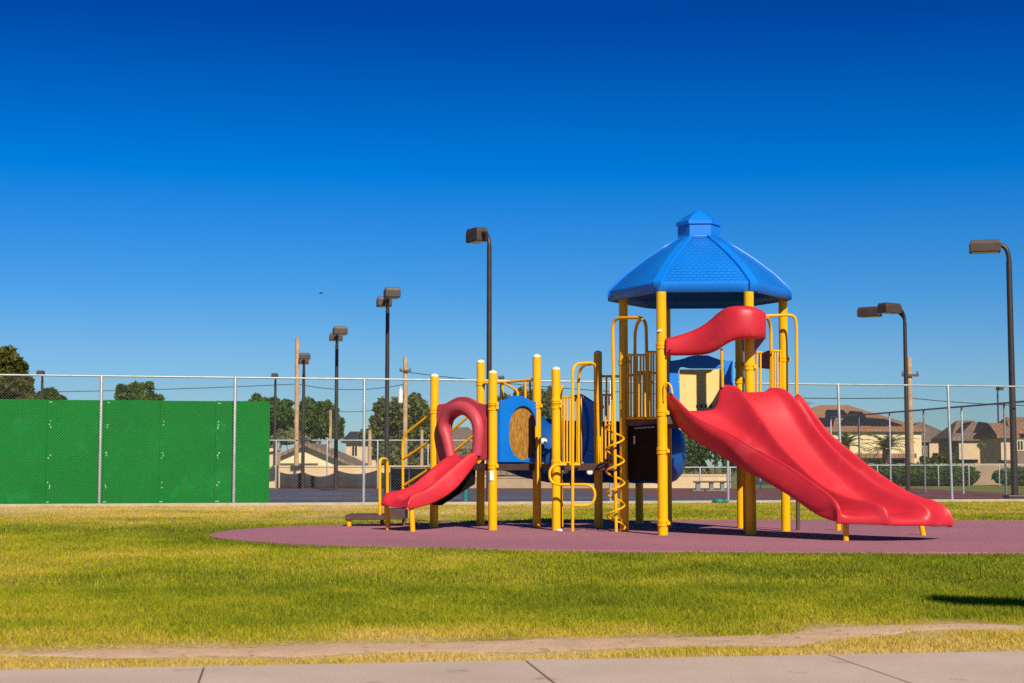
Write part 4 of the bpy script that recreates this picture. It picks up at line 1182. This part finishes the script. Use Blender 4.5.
# ---- small slide with its arch panel
SA = [(457, 452.5), (446, 457), (436.6, 464), (424, 475), (413, 484), (401, 489.5), (392.7, 491.5), (386, 492.5), (383.5, 497)]
SB = [(478, 450.5), (469, 453.5), (460, 460.5), (450, 469), (442.5, 475.5), (427.8, 487.5), (418, 491.5), (411, 494.5), (409, 500.5)]
SBb = [(478, 462), (472, 470), (465, 479), (457, 488.5), (446, 497), (433.7, 503.5), (420, 507.5), (411, 509), (407.5, 509.5)]
SAb = [(457, 464), (450, 470), (440, 480), (428, 490), (416, 497), (404, 502), (394, 504), (387, 505), (384, 505.5)]
a_ = line(SA, 23.28, 22.55); b_ = line(SB, 22.85, 22.1); bb = line(SBb, 22.83, 22.08); ab = line(SAb, 23.3, 22.57)
rows = []
for i in range(NS):
    t = i / (NS - 1); a, b = a_[i], b_[i]
    on = (b - a); on.z = 0; on.normalize()
    zb = min(a.z, b.z) - np.interp(t, [0, .2, .8, 1], [.10, .15, .15, .08])
    row = [ab[i], ab[i].lerp(a, .5) - on * .02, a - on * .015, a + on * .02]
    for s, k in ((.12, .3), (.26, .85), (.4, 1), (.6, 1), (.74, .85), (.88, .3)):
        q = a.lerp(b, s); e = a.z if s < .5 else b.z; q.z = e + (zb - e) * k; row.append(q)
    row += [b - on * .02, b + on * .015, bb[i].lerp(b, .5) + on * .02, bb[i]]
    rows.append(row)
last = rows[-1]; sd = Vector(a_[-1]) - Vector(a_[-5]); sd.z = 0; sd.normalize(); nL = len(last)
for f, push in ((.4, .03), (.85, .035), (1, .015)):
    r = []
    for j, p in enumerate(last):
        s = j / (nL - 1); z0 = ab[-1].z + (bb[-1].z - ab[-1].z) * s
        q = Vector(p); q.z += (z0 - q.z) * f; r.append(q + sd * push)
    rows.append(r)
mb = MB(); mb.grid(rows); ss = obj('small_slide', mb, M['red'], PS, smooth=180, solid=.022, sub=1, offset=1.0)
mb = MB(); q0 = [P(a, b, 23.05) for a, b in ((476, 466), (475, 484), (441.5, 505.5), (436, 503), (456, 486))]
NQ = len(q0); q1 = [p + Vector((-.12, .18, 0)) for p in q0]
mb.add(q0 + q1, [tuple(range(NQ)), tuple(range(NQ, 2 * NQ))[::-1]] + [(i, NQ + i, NQ + (i + 1) % NQ, (i + 1) % NQ) for i in range(NQ)])
obj('under_slide_shade', mb, M['black'], ss)  # black plate standing in for the shaded underside of the slide
strut(388.5, 531, 506, 22.72, .036, ss, 386.5)
strut(412.8, 532.5, 507, 22.2, .036, ss, 411.4)

# flat panels with openings between two posts -----------------------------------------
def panel_frame(pa, pb):
    d = (pb - pa); d.z = 0; L = d.length; d /= L; n = Vector((d.y, -d.x, 0))     # n faces the viewer
    return d, n, L
def on_plane(px, py, pa, n):
    """where the sight line meets the vertical plane through pa with normal n"""
    u, dy, dz = ray(px, py); k = (pa.x * n.x + pa.y * n.y) / (u * n.x + dy * n.y)
    return Vector((u * k, dy * k, EYE + dz * k))
def lin(pts, n):
    d = [0.0]
    for a, b in zip(pts[:-1], pts[1:]): d.append(d[-1] + (b - a).length)
    return [Vector([np.interp(q, d, [p[k] for p in pts]) for k in range(3)]) for q in np.linspace(0, d[-1], n)]
def annular(name, outer, inner, pa, n, th, m, parent, bevel=.012):
    """plate whose outline and opening have the same number of points"""
    N = 48
    O = lin([on_plane(a, b, pa, n) for a, b in outer + outer[:1]], N + 1)[:-1]
    I = resample([on_plane(a, b, pa, n) for a, b in inner + inner[:1]], N + 1)[:-1]
    mb = MB()
    f = n * (th / 2)
    vs = [p + f for p in O] + [p + f for p in I] + [p - f for p in O] + [p - f for p in I]
    fs = []
    for i in range(N):
        j = (i + 1) % N
        fs += [(i, j, N + j, N + i), (2 * N + j, 2 * N + i, 3 * N + i, 3 * N + j), (j, i, 2 * N + i, 2 * N + j), (N + i, N + j, 3 * N + j, 3 * N + i)]
    mb.add(vs, fs); return obj(name, mb, m, parent, smooth=35, bevel=bevel)
# red arch panel
d, n, L = panel_frame(p1, p3); pa = p1 + n * .0
out = [(437.5, 462), (437.5, 404.5), (446, 403.6), (452, 400), (458, 397), (463.5, 396.5), (470, 397.5), (476, 401), (481, 404), (488.5, 404), (488.5, 460), (478, 460.5), (466, 461.5), (452, 462)]
inn = [(455, 455), (452, 442), (451, 430), (453, 421), (458.5, 416), (464, 415), (469, 418), (473, 424), (474.5, 432), (474.5, 442), (474.5, 452), (470, 455), (465, 455.5), (460, 455.5)]
arch = annular('slide_panel', out, inn, pa, n, .05, M['red_faded'], PS)
# thick moulded tube round the opening, swelling out towards the slide
mb = MB()
ap = [(452.8, 457), (449.5, 440), (446, 428), (447.5, 419), (453, 411.5), (460, 408), (467, 408.5), (474, 413), (479, 421), (480.5, 431), (480, 443), (479, 455)]
ctr = [on_plane(a, b, pa, n) + n * .045 for a, b in ap]
mb.tube(resample(ctr, 40), [.105 - .03 * abs(2 * k / 39 - 1) for k in range(40)], 16)
obj('arch_moulding', mb, M['red_faded'], arch, smooth=60)
# blue bubble panel 1
d, n, L = panel_frame(p3, p4); pa = p3
out = [(498.5, 462), (498.5, 401), (504, 400.5), (509, 398), (514, 395.5), (519, 395.5), (525, 398), (529.5, 401), (535, 402), (535, 462), (522, 462), (510, 462)]
inn = [(512.5, 455), (508.8, 446), (507.4, 433), (508.8, 420), (513, 410.5), (519.5, 406), (527, 407.5), (532.5, 415), (535, 430), (535, 446), (530.5, 456.5), (521, 460)]
bp1 = annular('tunnel_panel', out, inn, pa, n, .06, M['blue'], PS)
mb = MB(); q = [on_plane(a, b, pa, n) - n * .012 for a, b in inn]; c = sum(q, Vector()) / len(q)
q = [c + (p - c) * 1.04 for p in q]; mb.add(q + [p - n * .02 for p in q], [tuple(range(len(q))), tuple(range(len(q), 2 * len(q)))[::-1]] + [(i, (i + 1) % len(q), len(q) + (i + 1) % len(q), len(q) + i) for i in range(len(q))])
def straw():
    m, nt, b = nodes_of('streaked_brown_board'); L_ = nt.links.new
    tc = nt.nodes.new('ShaderNodeTexCoord'); mp = nt.nodes.new('ShaderNodeMapping'); mp.inputs['Scale'].default_value = (14, 14, 3.5)
    ns = nt.nodes.new('ShaderNodeTexNoise'); ns.inputs['Scale'].default_value = 3.0; ns.inputs['Detail'].default_value = 8; ns.inputs['Roughness'].default_value = .7
    L_(tc.outputs['Object'], mp.inputs['Vector']); L_(mp.outputs[0], ns.inputs['Vector'])
    rp = nt.nodes.new('ShaderNodeValToRGB'); rp.color_ramp.elements[0].position = .35; rp.color_ramp.elements[1].position = .66
    rp.color_ramp.elements[0].color = (.17, .065, .008, 1); rp.color_ramp.elements[1].color = (.66, .34, .06, 1)
    L_(ns.outputs['Fac'], rp.inputs['Fac']); L_(rp.outputs['Color'], b.inputs['Base Color']); b.inputs['Roughness'].default_value = .7
    return m
M['straw'] = straw()
obj('inner_board', mb, M['straw'], bp1)
mb = MB(); e0, e1 = on_plane(530, 415, pa, n) + n * .03, on_plane(533.5, 415, pa, n) + n * .03
zlo = on_plane(530, 458, pa, n).z
mb.slab([e0[:2], e1[:2], (e1 - n * .03)[:2], (e0 - n * .03)[:2]], zlo, e0.z); obj('inner_jamb', mb, M['brown'], bp1)

# blue panel 2, facing left, with a curved leading edge
mb = MB(); pa2 = P(579, 430, 24.1); pb2 = P(600, 430, 23.7)
d2_, n2_, L2 = panel_frame(Vector((pa2.x, pa2.y, 0)), Vector((pb2.x, pb2.y, 0)))
base2 = Vector((pa2.x, pa2.y, 0))
out = [(580, 464), (588.5, 450), (588.5, 425), (585, 410), (576, 399.5), (576, 395.5), (581, 394), (586, 397), (592, 401), (597, 403), (597, 464)]
q = [on_plane(a, b, base2, n2_) for a, b in out]
N = len(q); mb.add([p + n2_ * .03 for p in q] + [p - n2_ * .03 for p in q], [tuple(range(N))[::-1], tuple(range(N, 2 * N))] + [(i, (i + 1) % N, N + (i + 1) % N, N + i) for i in range(N)])
obj('tunnel_panel', mb, M['blue'], PS, smooth=30, bevel=.01)
mb = MB(); mb.tube(resample([on_plane(a, b, base2, n2_) + n2_ * .03 for a, b in [(577, 397.5), (583, 403), (586.8, 414), (588, 430), (586.5, 446), (581, 461)]], 20), .05, 12)
obj('panel_moulding', mb, M['blue'], PS, smooth=60)
mb = MB(); q = [on_plane(a, b, base2, n2_) - n2_ * .12 for a, b in [(575, 402), (581, 404), (585, 414), (587, 430), (586, 445), (582, 456), (575, 458)]]
N = len(q); mb.add(q + [p - n2_ * .03 for p in q], [tuple(range(N))[::-1], tuple(range(N, 2 * N))] + [(i, (i + 1) % N, N + (i + 1) % N, N + i) for i in range(N)])
obj('inner_board', mb, M['straw'], PS)

# ---- crawl tunnel behind the decks
ctr = resample([P(512, 440, 24.9), P(540, 449, 24.7), (P(570, 452, 24.6)), P(610, 452, 24.7), P(650, 453, 24.7), P(685, 453, 24.5)], 34)
rad = []
for k in range(34):
    s = k / 33
    r = .50 - .03 * s
    if s > .90: r *= math.sqrt(max(.02, 1 - ((s - .90) / .10) ** 2 * .96)) if s < 1 else .2
    r *= 1 + .018 * (1 if k % 4 == 0 else 0)
    rad.append(max(.05, r))
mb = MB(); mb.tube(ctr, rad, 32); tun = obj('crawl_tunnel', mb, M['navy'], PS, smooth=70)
for (px, py) in ((543.5, 441), (541.5, 465), (565, 471), (590, 472)):
    c = P(px, py, 24.06 if py < 460 else 24.20)
    mb = MB()
    rows = []
    for i in range(6):
        e = i / 5 * PI / 2
        rows.append([(c.x + .058 * math.cos(e) * math.cos(a), c.y - .014 * math.sin(e), c.z + .045 * math.cos(e) * math.sin(a)) for a in [2 * PI * k / 14 for k in range(14)]])
    rows.append
    mb.grid(rows, close_u=True); obj('bubble_window', mb, M['white'], tun, smooth=180)
# ---- activity panel on the far side of the tower
pa = Vector((TBL.x, 22.4, 0)); n = Vector((0, -1, 0))
out = [(669, 416), (669, 361), (678, 360), (686, 358), (690, 356), (698, 355.3), (708, 355.5), (713, 357.5), (722, 360.5), (733, 360.5), (733, 416), (716, 416), (690, 416)]
inn = [(679, 411), (679, 390), (679, 368.5), (690, 368.5), (702, 368.5), (716, 368.5), (723.5, 368.5), (723.5, 385), (723.5, 400), (723.5, 411), (710, 411), (695, 411)]
bp = annular('activity_panel', out, inn, pa, n, .05, M['blue'], PS)
mb = MB(); a, b = on_plane(679.6, 369.5, pa, n), on_plane(723, 411, pa, n)
mb.box(a.x, b.x, a.y - .008, a.y + .012, b.z, a.z); bd = obj('picture_board', mb, M['tan_panel'], bp)
M['print'] = mat('dark_green_print', (.05, .09, .03), .6)
for px in (697, 701.5, 706, 711):
    mb = MB(); c = on_plane(px, 406.3, pa, n); mb.box(c.x - .016, c.x + .016, c.y - .012, c.y - .0085, c.z - .022, c.z + .018); mb.box(c.x - .008, c.x + .022, c.y - .0125, c.y - .0085, c.z + .018, c.z + .03); obj('printed_mark', mb, M['print'], bd)

# red panel seen behind, right of the back post
d, n, L = panel_frame(TBR, TR)
pa = TBR
q = [on_plane(a, b, pa, n) - n * .05 for a, b in [(757, 354), (766, 350.5), (769.5, 353), (769.5, 367), (766, 369), (757, 368)]]
N = len(q); mb = MB(); mb.add([p + n * .03 for p in q] + [p - n * .03 for p in q], [tuple(range(N)), tuple(range(N, 2 * N))[::-1]] + [(i, N + i, N + (i + 1) % N, (i + 1) % N) for i in range(N)])
obj('rear_hood', mb, M['red'], PS, smooth=30, bevel=.015)

# ---- railings
def bars(name, pa, pb, pxs, ytop, ybot, r=.0145, rails=True, m='rail'):
    """vertical bar barrier in the plane through two ground points"""
    d, n, L = panel_frame(Vector((pa.x, pa.y, 0)), Vector((pb.x, pb.y, 0)))
    base = Vector((pa.x, pa.y, 0)); mb = MB()
    for px in pxs: mb.tube([on_plane(px, ytop, base, n), on_plane(px, ybot, base, n)], r, 8)
    if rails:
        x0, x1 = min(pxs), max(pxs)
        for y in (ytop, ybot): mb.tube([on_plane(x0 - 1.5, y, base, n), on_plane(x1 + 1.5, y, base, n)], r * 1.15, 8)
    return obj(name, mb, M[m], PS, smooth=60)
bars('barrier', TL, TFL, [628.5, 631, 634, 637, 640.5, 643.5], 355, 418)
bars('barrier', TFL + Vector((-.25, .5, 0)), TFL, [648.3, 651, 653.5, 656.5], 352, 418)
bars('barrier', TFR, TR, [753.6, 757, 760.5], 352.5, 410)
bars('barrier', TR + Vector((-.3, -.4, 0)), TR, [772.5, 775, 777.5, 780.5], 351, 412)
bars('barrier', TBL + Vector((.1, 0.1, 0)), TL, [639, 645, 650], 372, 417, .012)
bars('barrier', p5 + Vector((.04, .1, 0)), p5 + Vector((.45, .75, 0)), [561.5, 564, 567, 570, 573.5, 577, 581], 397, 463)
bars('barrier', p6, TL, [602, 605.5, 609, 612], 395, 463)
mb = MB(); bz = (p2 + p4) / 2
mb.tube([P(484, 383, 24.3), P(505, 382, 24.1), P(533, 379.5, 23.7)], .022, 10)
for px in (502.5, 525.3, 530): mb.tube([P(px, 381.5, 24.15 if px < 510 else 23.8), P(px, 462, 24.15 if px < 510 else 23.8)], .018, 8)
mb.tube(bend([P(504, 383, 24.0), P(517.5, 391, 23.7), P(518, 398, 23.6)], .05), .018, 8)
obj('back_rail', mb, M['rail'], PS, smooth=60)
mb = MB(); mb.tube([P(601, 376.3, 23.6), P(619, 376.3, 23.2), P(660, 372.5, 23.4)], .018, 8)
for px in (606.5, 612): mb.tube([P(px, 376.3, 23.4), P(px, 420, 23.4)], .014, 8)
mb.tube([P(641, 372, 23.4), P(648, 378, 23.4), P(654, 384, 23.4)], .018, 8)
obj('back_rail', mb, M['rail'], PS, smooth=60)

# arched entry handles
def tubes(name, paths, r=.021, rad=.14, m='rail', n=10):
    mb = MB()
    for p in paths: mb.tube(bend(p, rad), r, n)
    return obj(name, mb, M[m], PS, smooth=60)
tubes('entry_handle', [[P(572.6, 533.5, 22.2) * 1.0, P(572.6, 364, 22.2), P(596.5, 362.5, 22.6), P(598.8, 463, 22.9)],
                       [P(578.5, 463, 22.9), P(578.5, 372, 22.75), P(584, 364.5, 22.6), P(591, 364, 22.55)]], .022, .16)
tubes('snake_climber', [[P(580, 464.5, 22.4), P(549.5, 464.5, 22.35), P(549.5, 484.5, 22.3), P(595, 484.5, 22.2), P(595, 505.5, 22.2), P(573, 505.5, 22.2)]], .020, .16)
mb = MB(); a = P(562, 531.5, 22.65); a.z = 0; mb.tube(bend([a, P(559.8, 400, 22.62), P(562.2, 385, 22.62)], .1), .022, 10); obj('ladder_pole', mb, M['rail'], PS, smooth=60)
# spiral climber: pole, arch and helix
pb = P(616.3, 533.3, 22.05); pb.z = 0
tubes('entry_handle', [[pb, P(612.6, 318, 22.05), P(646, 317.5, 21.5), P(647.8, 417, 21.4)], [P(634.8, 417, 22.0), P(635, 326, 21.9), P(641, 318.5, 21.7)]], .023, .17)
mb = MB(); pts = []
zlo, zhi = .06, Z(424, 22.05)
cx0, cx1 = P(616.2, 520, 22.05).x, P(614.7, 425, 22.05).x
turns = 4.75
for k in range(150):
    s = k / 149; a = -.6 + s * turns * 2 * PI
    x = cx0 + (cx1 - cx0) * s
    pts.append((x + .125 * math.cos(a), 22.05 + .125 * math.sin(a), zlo + (zhi - zlo) * s))
mb.tube(pts, .015, 8); obj('spiral_climber', mb, M['rail'], PS, smooth=70)
# right hand arch beside the back of the tower
tubes('entry_handle', [[P(765, 316, 21.9), P(793.5, 314.5, 22.0), P(796.5, 322, 22.0), P(796.8, 420, 22.0)], [P(767, 317, 21.9), P(771, 325, 22.1), P(771.3, 420, 22.2)]], .022, .14)

# ---- stairs and handrails on the left
def step(x0, x1, Y0, Y1, y0, y1):
    mb = MB(); mb.box(X(x0, Y0), X(x1, Y0), Y0, Y1, Z(y1, Y0), Z(y0, Y0)); return obj('step', mb, M['brown'], PS, bevel=.008)
step(345.5, 384.5, 24.05, 24.75, 514.8, 520)
step(384.5, 405, 24.1, 24.8, 509, 519.5)
step(405.5, 419, 24.15, 24.85, 496, 502)
step(419.5, 433, 24.2, 24.9, 480, 486)
strut(349, 527.2, 518, 24.12, .035)
strut(382, 525.5, 516, 24.3, .03, PS, None, 'support_leg', 'trim')
strut(404, 526, 512, 24.3, .03, PS, None, 'support_leg', 'trim')
tubes('hand_loop', [[P(379.8, 515, 24.1), P(379.8, 458.8, 24.1), P(387.3, 458.8, 24.4), P(387.3, 512, 24.4)]], .024, .1)
tubes('handrail', [[P(403, 497, 24.1), P(402.6, 436, 24.1), P(433, 412, 23.7)], [P(402.8, 459.5, 24.1), P(431, 440.5, 23.7)], [P(403.2, 486, 24.1), P(431, 468, 23.7)]], .021, .16)
tubes('handrail', [[P(441, 497, 24.85), P(441, 440, 24.85), P(478, 408, 24.45)], [P(441, 462, 24.85), P(478, 432, 24.45)], [P(441, 484, 24.85), P(478, 456, 24.45)]], .021, .16)

# ---- small stickers and bolts that the frame shows
mb = MB(); q = P(492.2, 475.5, 22.63)
mb.box(q.x - .035, q.x + .025, q.y - .003, q.y + .0, q.z - .07, q.z + .07); obj('safety_label', mb, M['white'], PS)

mb = MB(); q = P(659.5, 331, 20.99)
mb.tube([q + Vector((-.03, 0, -.005)), q + Vector((0, -.008, .004)), q + Vector((.03, 0, 0))], [.012, .02, .014], 8); obj('worn_patch', mb, M['white'], PS)
# the light outside the view whose shadow crosses the lawn
sx, sy = 3.62, 10.95
hh = 6.9; sh = hh / math.tan(SUN_EL)
bx, by = sx + sh * math.sin(SUN_AZ), sy - sh * math.cos(SUN_AZ)
t = thing('street_lamp', 'dark lamp post outside the frame whose shadow lies on the lawn', 'lamp post', (bx, by, 0), LG)
mb = MB(); mb.tube([(bx, by, -.05), (bx, by, 3), (bx, by, hh - .3)], [.09, .08, .065], 14); obj('pole', mb, M['bronze'], t, smooth=50)
mb = MB(); mb.tube(bend([(bx, by, hh - .35), (bx, by, hh), (bx - .3, by + .1, hh)], .3), .055, 10); obj('arm', mb, M['bronze'], t, smooth=50)
head(t, Vector((bx - .3, by + .1, hh)), (-1, .3), .7, .42, .3)

# ------------------------------------------------------------------ light, sky, camera
w = bpy.data.worlds.new('World'); scene.world = w; w.use_nodes = True
nt = w.node_tree; L = nt.links.new
bg = nt.nodes['Background']
sky = nt.nodes.new('ShaderNodeTexSky'); sky.sky_type = 'NISHITA'; sky.sun_disc = False
sky.sun_elevation = SUN_EL; sky.sun_rotation = PI - SUN_AZ; sky.altitude = 400; sky.air_density = 1.0; sky.dust_density = 0.3; sky.ozone_density = 3.0
tc = nt.nodes.new('ShaderNodeTexCoord'); sx_ = nt.nodes.new('ShaderNodeSeparateXYZ'); L(tc.outputs['Generated'], sx_.inputs[0])
rp = nt.nodes.new('ShaderNodeValToRGB'); L(sx_.outputs['Z'], rp.inputs['Fac'])
SKY_RAMP = [(0.0, (0.42, 0.60, 0.76)), (0.068, (0.30, 0.52, 0.78)), (0.11, (0.147, 0.464, 0.81)), (0.184, (0.0, 0.385, 0.87)), (0.277, (0.0, 0.176, 0.60)), (0.42, (0.006, 0.10, 0.34)), (0.8, (0.02, 0.10, 0.27))]
el = rp.color_ramp.elements
el[0].position = SKY_RAMP[0][0]; el[0].color = rgba(SKY_RAMP[0][1]); el[1].position = SKY_RAMP[-1][0]; el[1].color = rgba(SKY_RAMP[-1][1])
for p, c in SKY_RAMP[1:-1]:
    e = el.new(p); e.color = rgba(c)
mx = nt.nodes.new('ShaderNodeMix'); mx.data_type = 'RGBA'; mx.blend_type = 'MULTIPLY'; mx.inputs[0].default_value = 1.0
L(sky.outputs[0], mx.inputs[6]); L(rp.outputs[0], mx.inputs[7]); L(mx.outputs[2], bg.inputs['Color'])
bg.inputs['Strength'].default_value = 0.10

sl = bpy.data.lights.new('sun', 'SUN'); sl.energy = 5.0; sl.angle = math.radians(0.5); sl.color = (1.0, 0.90, 0.74)
so = bpy.data.objects.new('sun', sl); COL.objects.link(so)
dirv = Vector((-math.sin(SUN_AZ) * math.cos(SUN_EL), math.cos(SUN_AZ) * math.cos(SUN_EL), -math.sin(SUN_EL)))
so.rotation_euler = dirv.to_track_quat('-Z', 'Y').to_euler(); so.location = (8, -15, 20)

cam = bpy.data.cameras.new('camera'); co = bpy.data.objects.new('camera', cam); COL.objects.link(co)
cam.sensor_width = 36.0; cam.lens = F / W * 36.0; cam.clip_start = 0.1; cam.clip_end = 6000
co.location = (0, 0, EYE); co.rotation_euler = (PI / 2 + PITCH, 0, 0)
cam.dof.use_dof = True; cam.dof.focus_distance = 21.5; cam.dof.aperture_fstop = 6.3
scene.camera = co
scene.view_settings.view_transform = 'Standard'; scene.view_settings.look = 'None'; scene.view_settings.exposure = 0.15; scene.view_settings.gamma = 1.0
scene.view_settings.use_curve_mapping = False
scene.cycles.diffuse_bounces = 1
scene.cycles.use_denoising = False
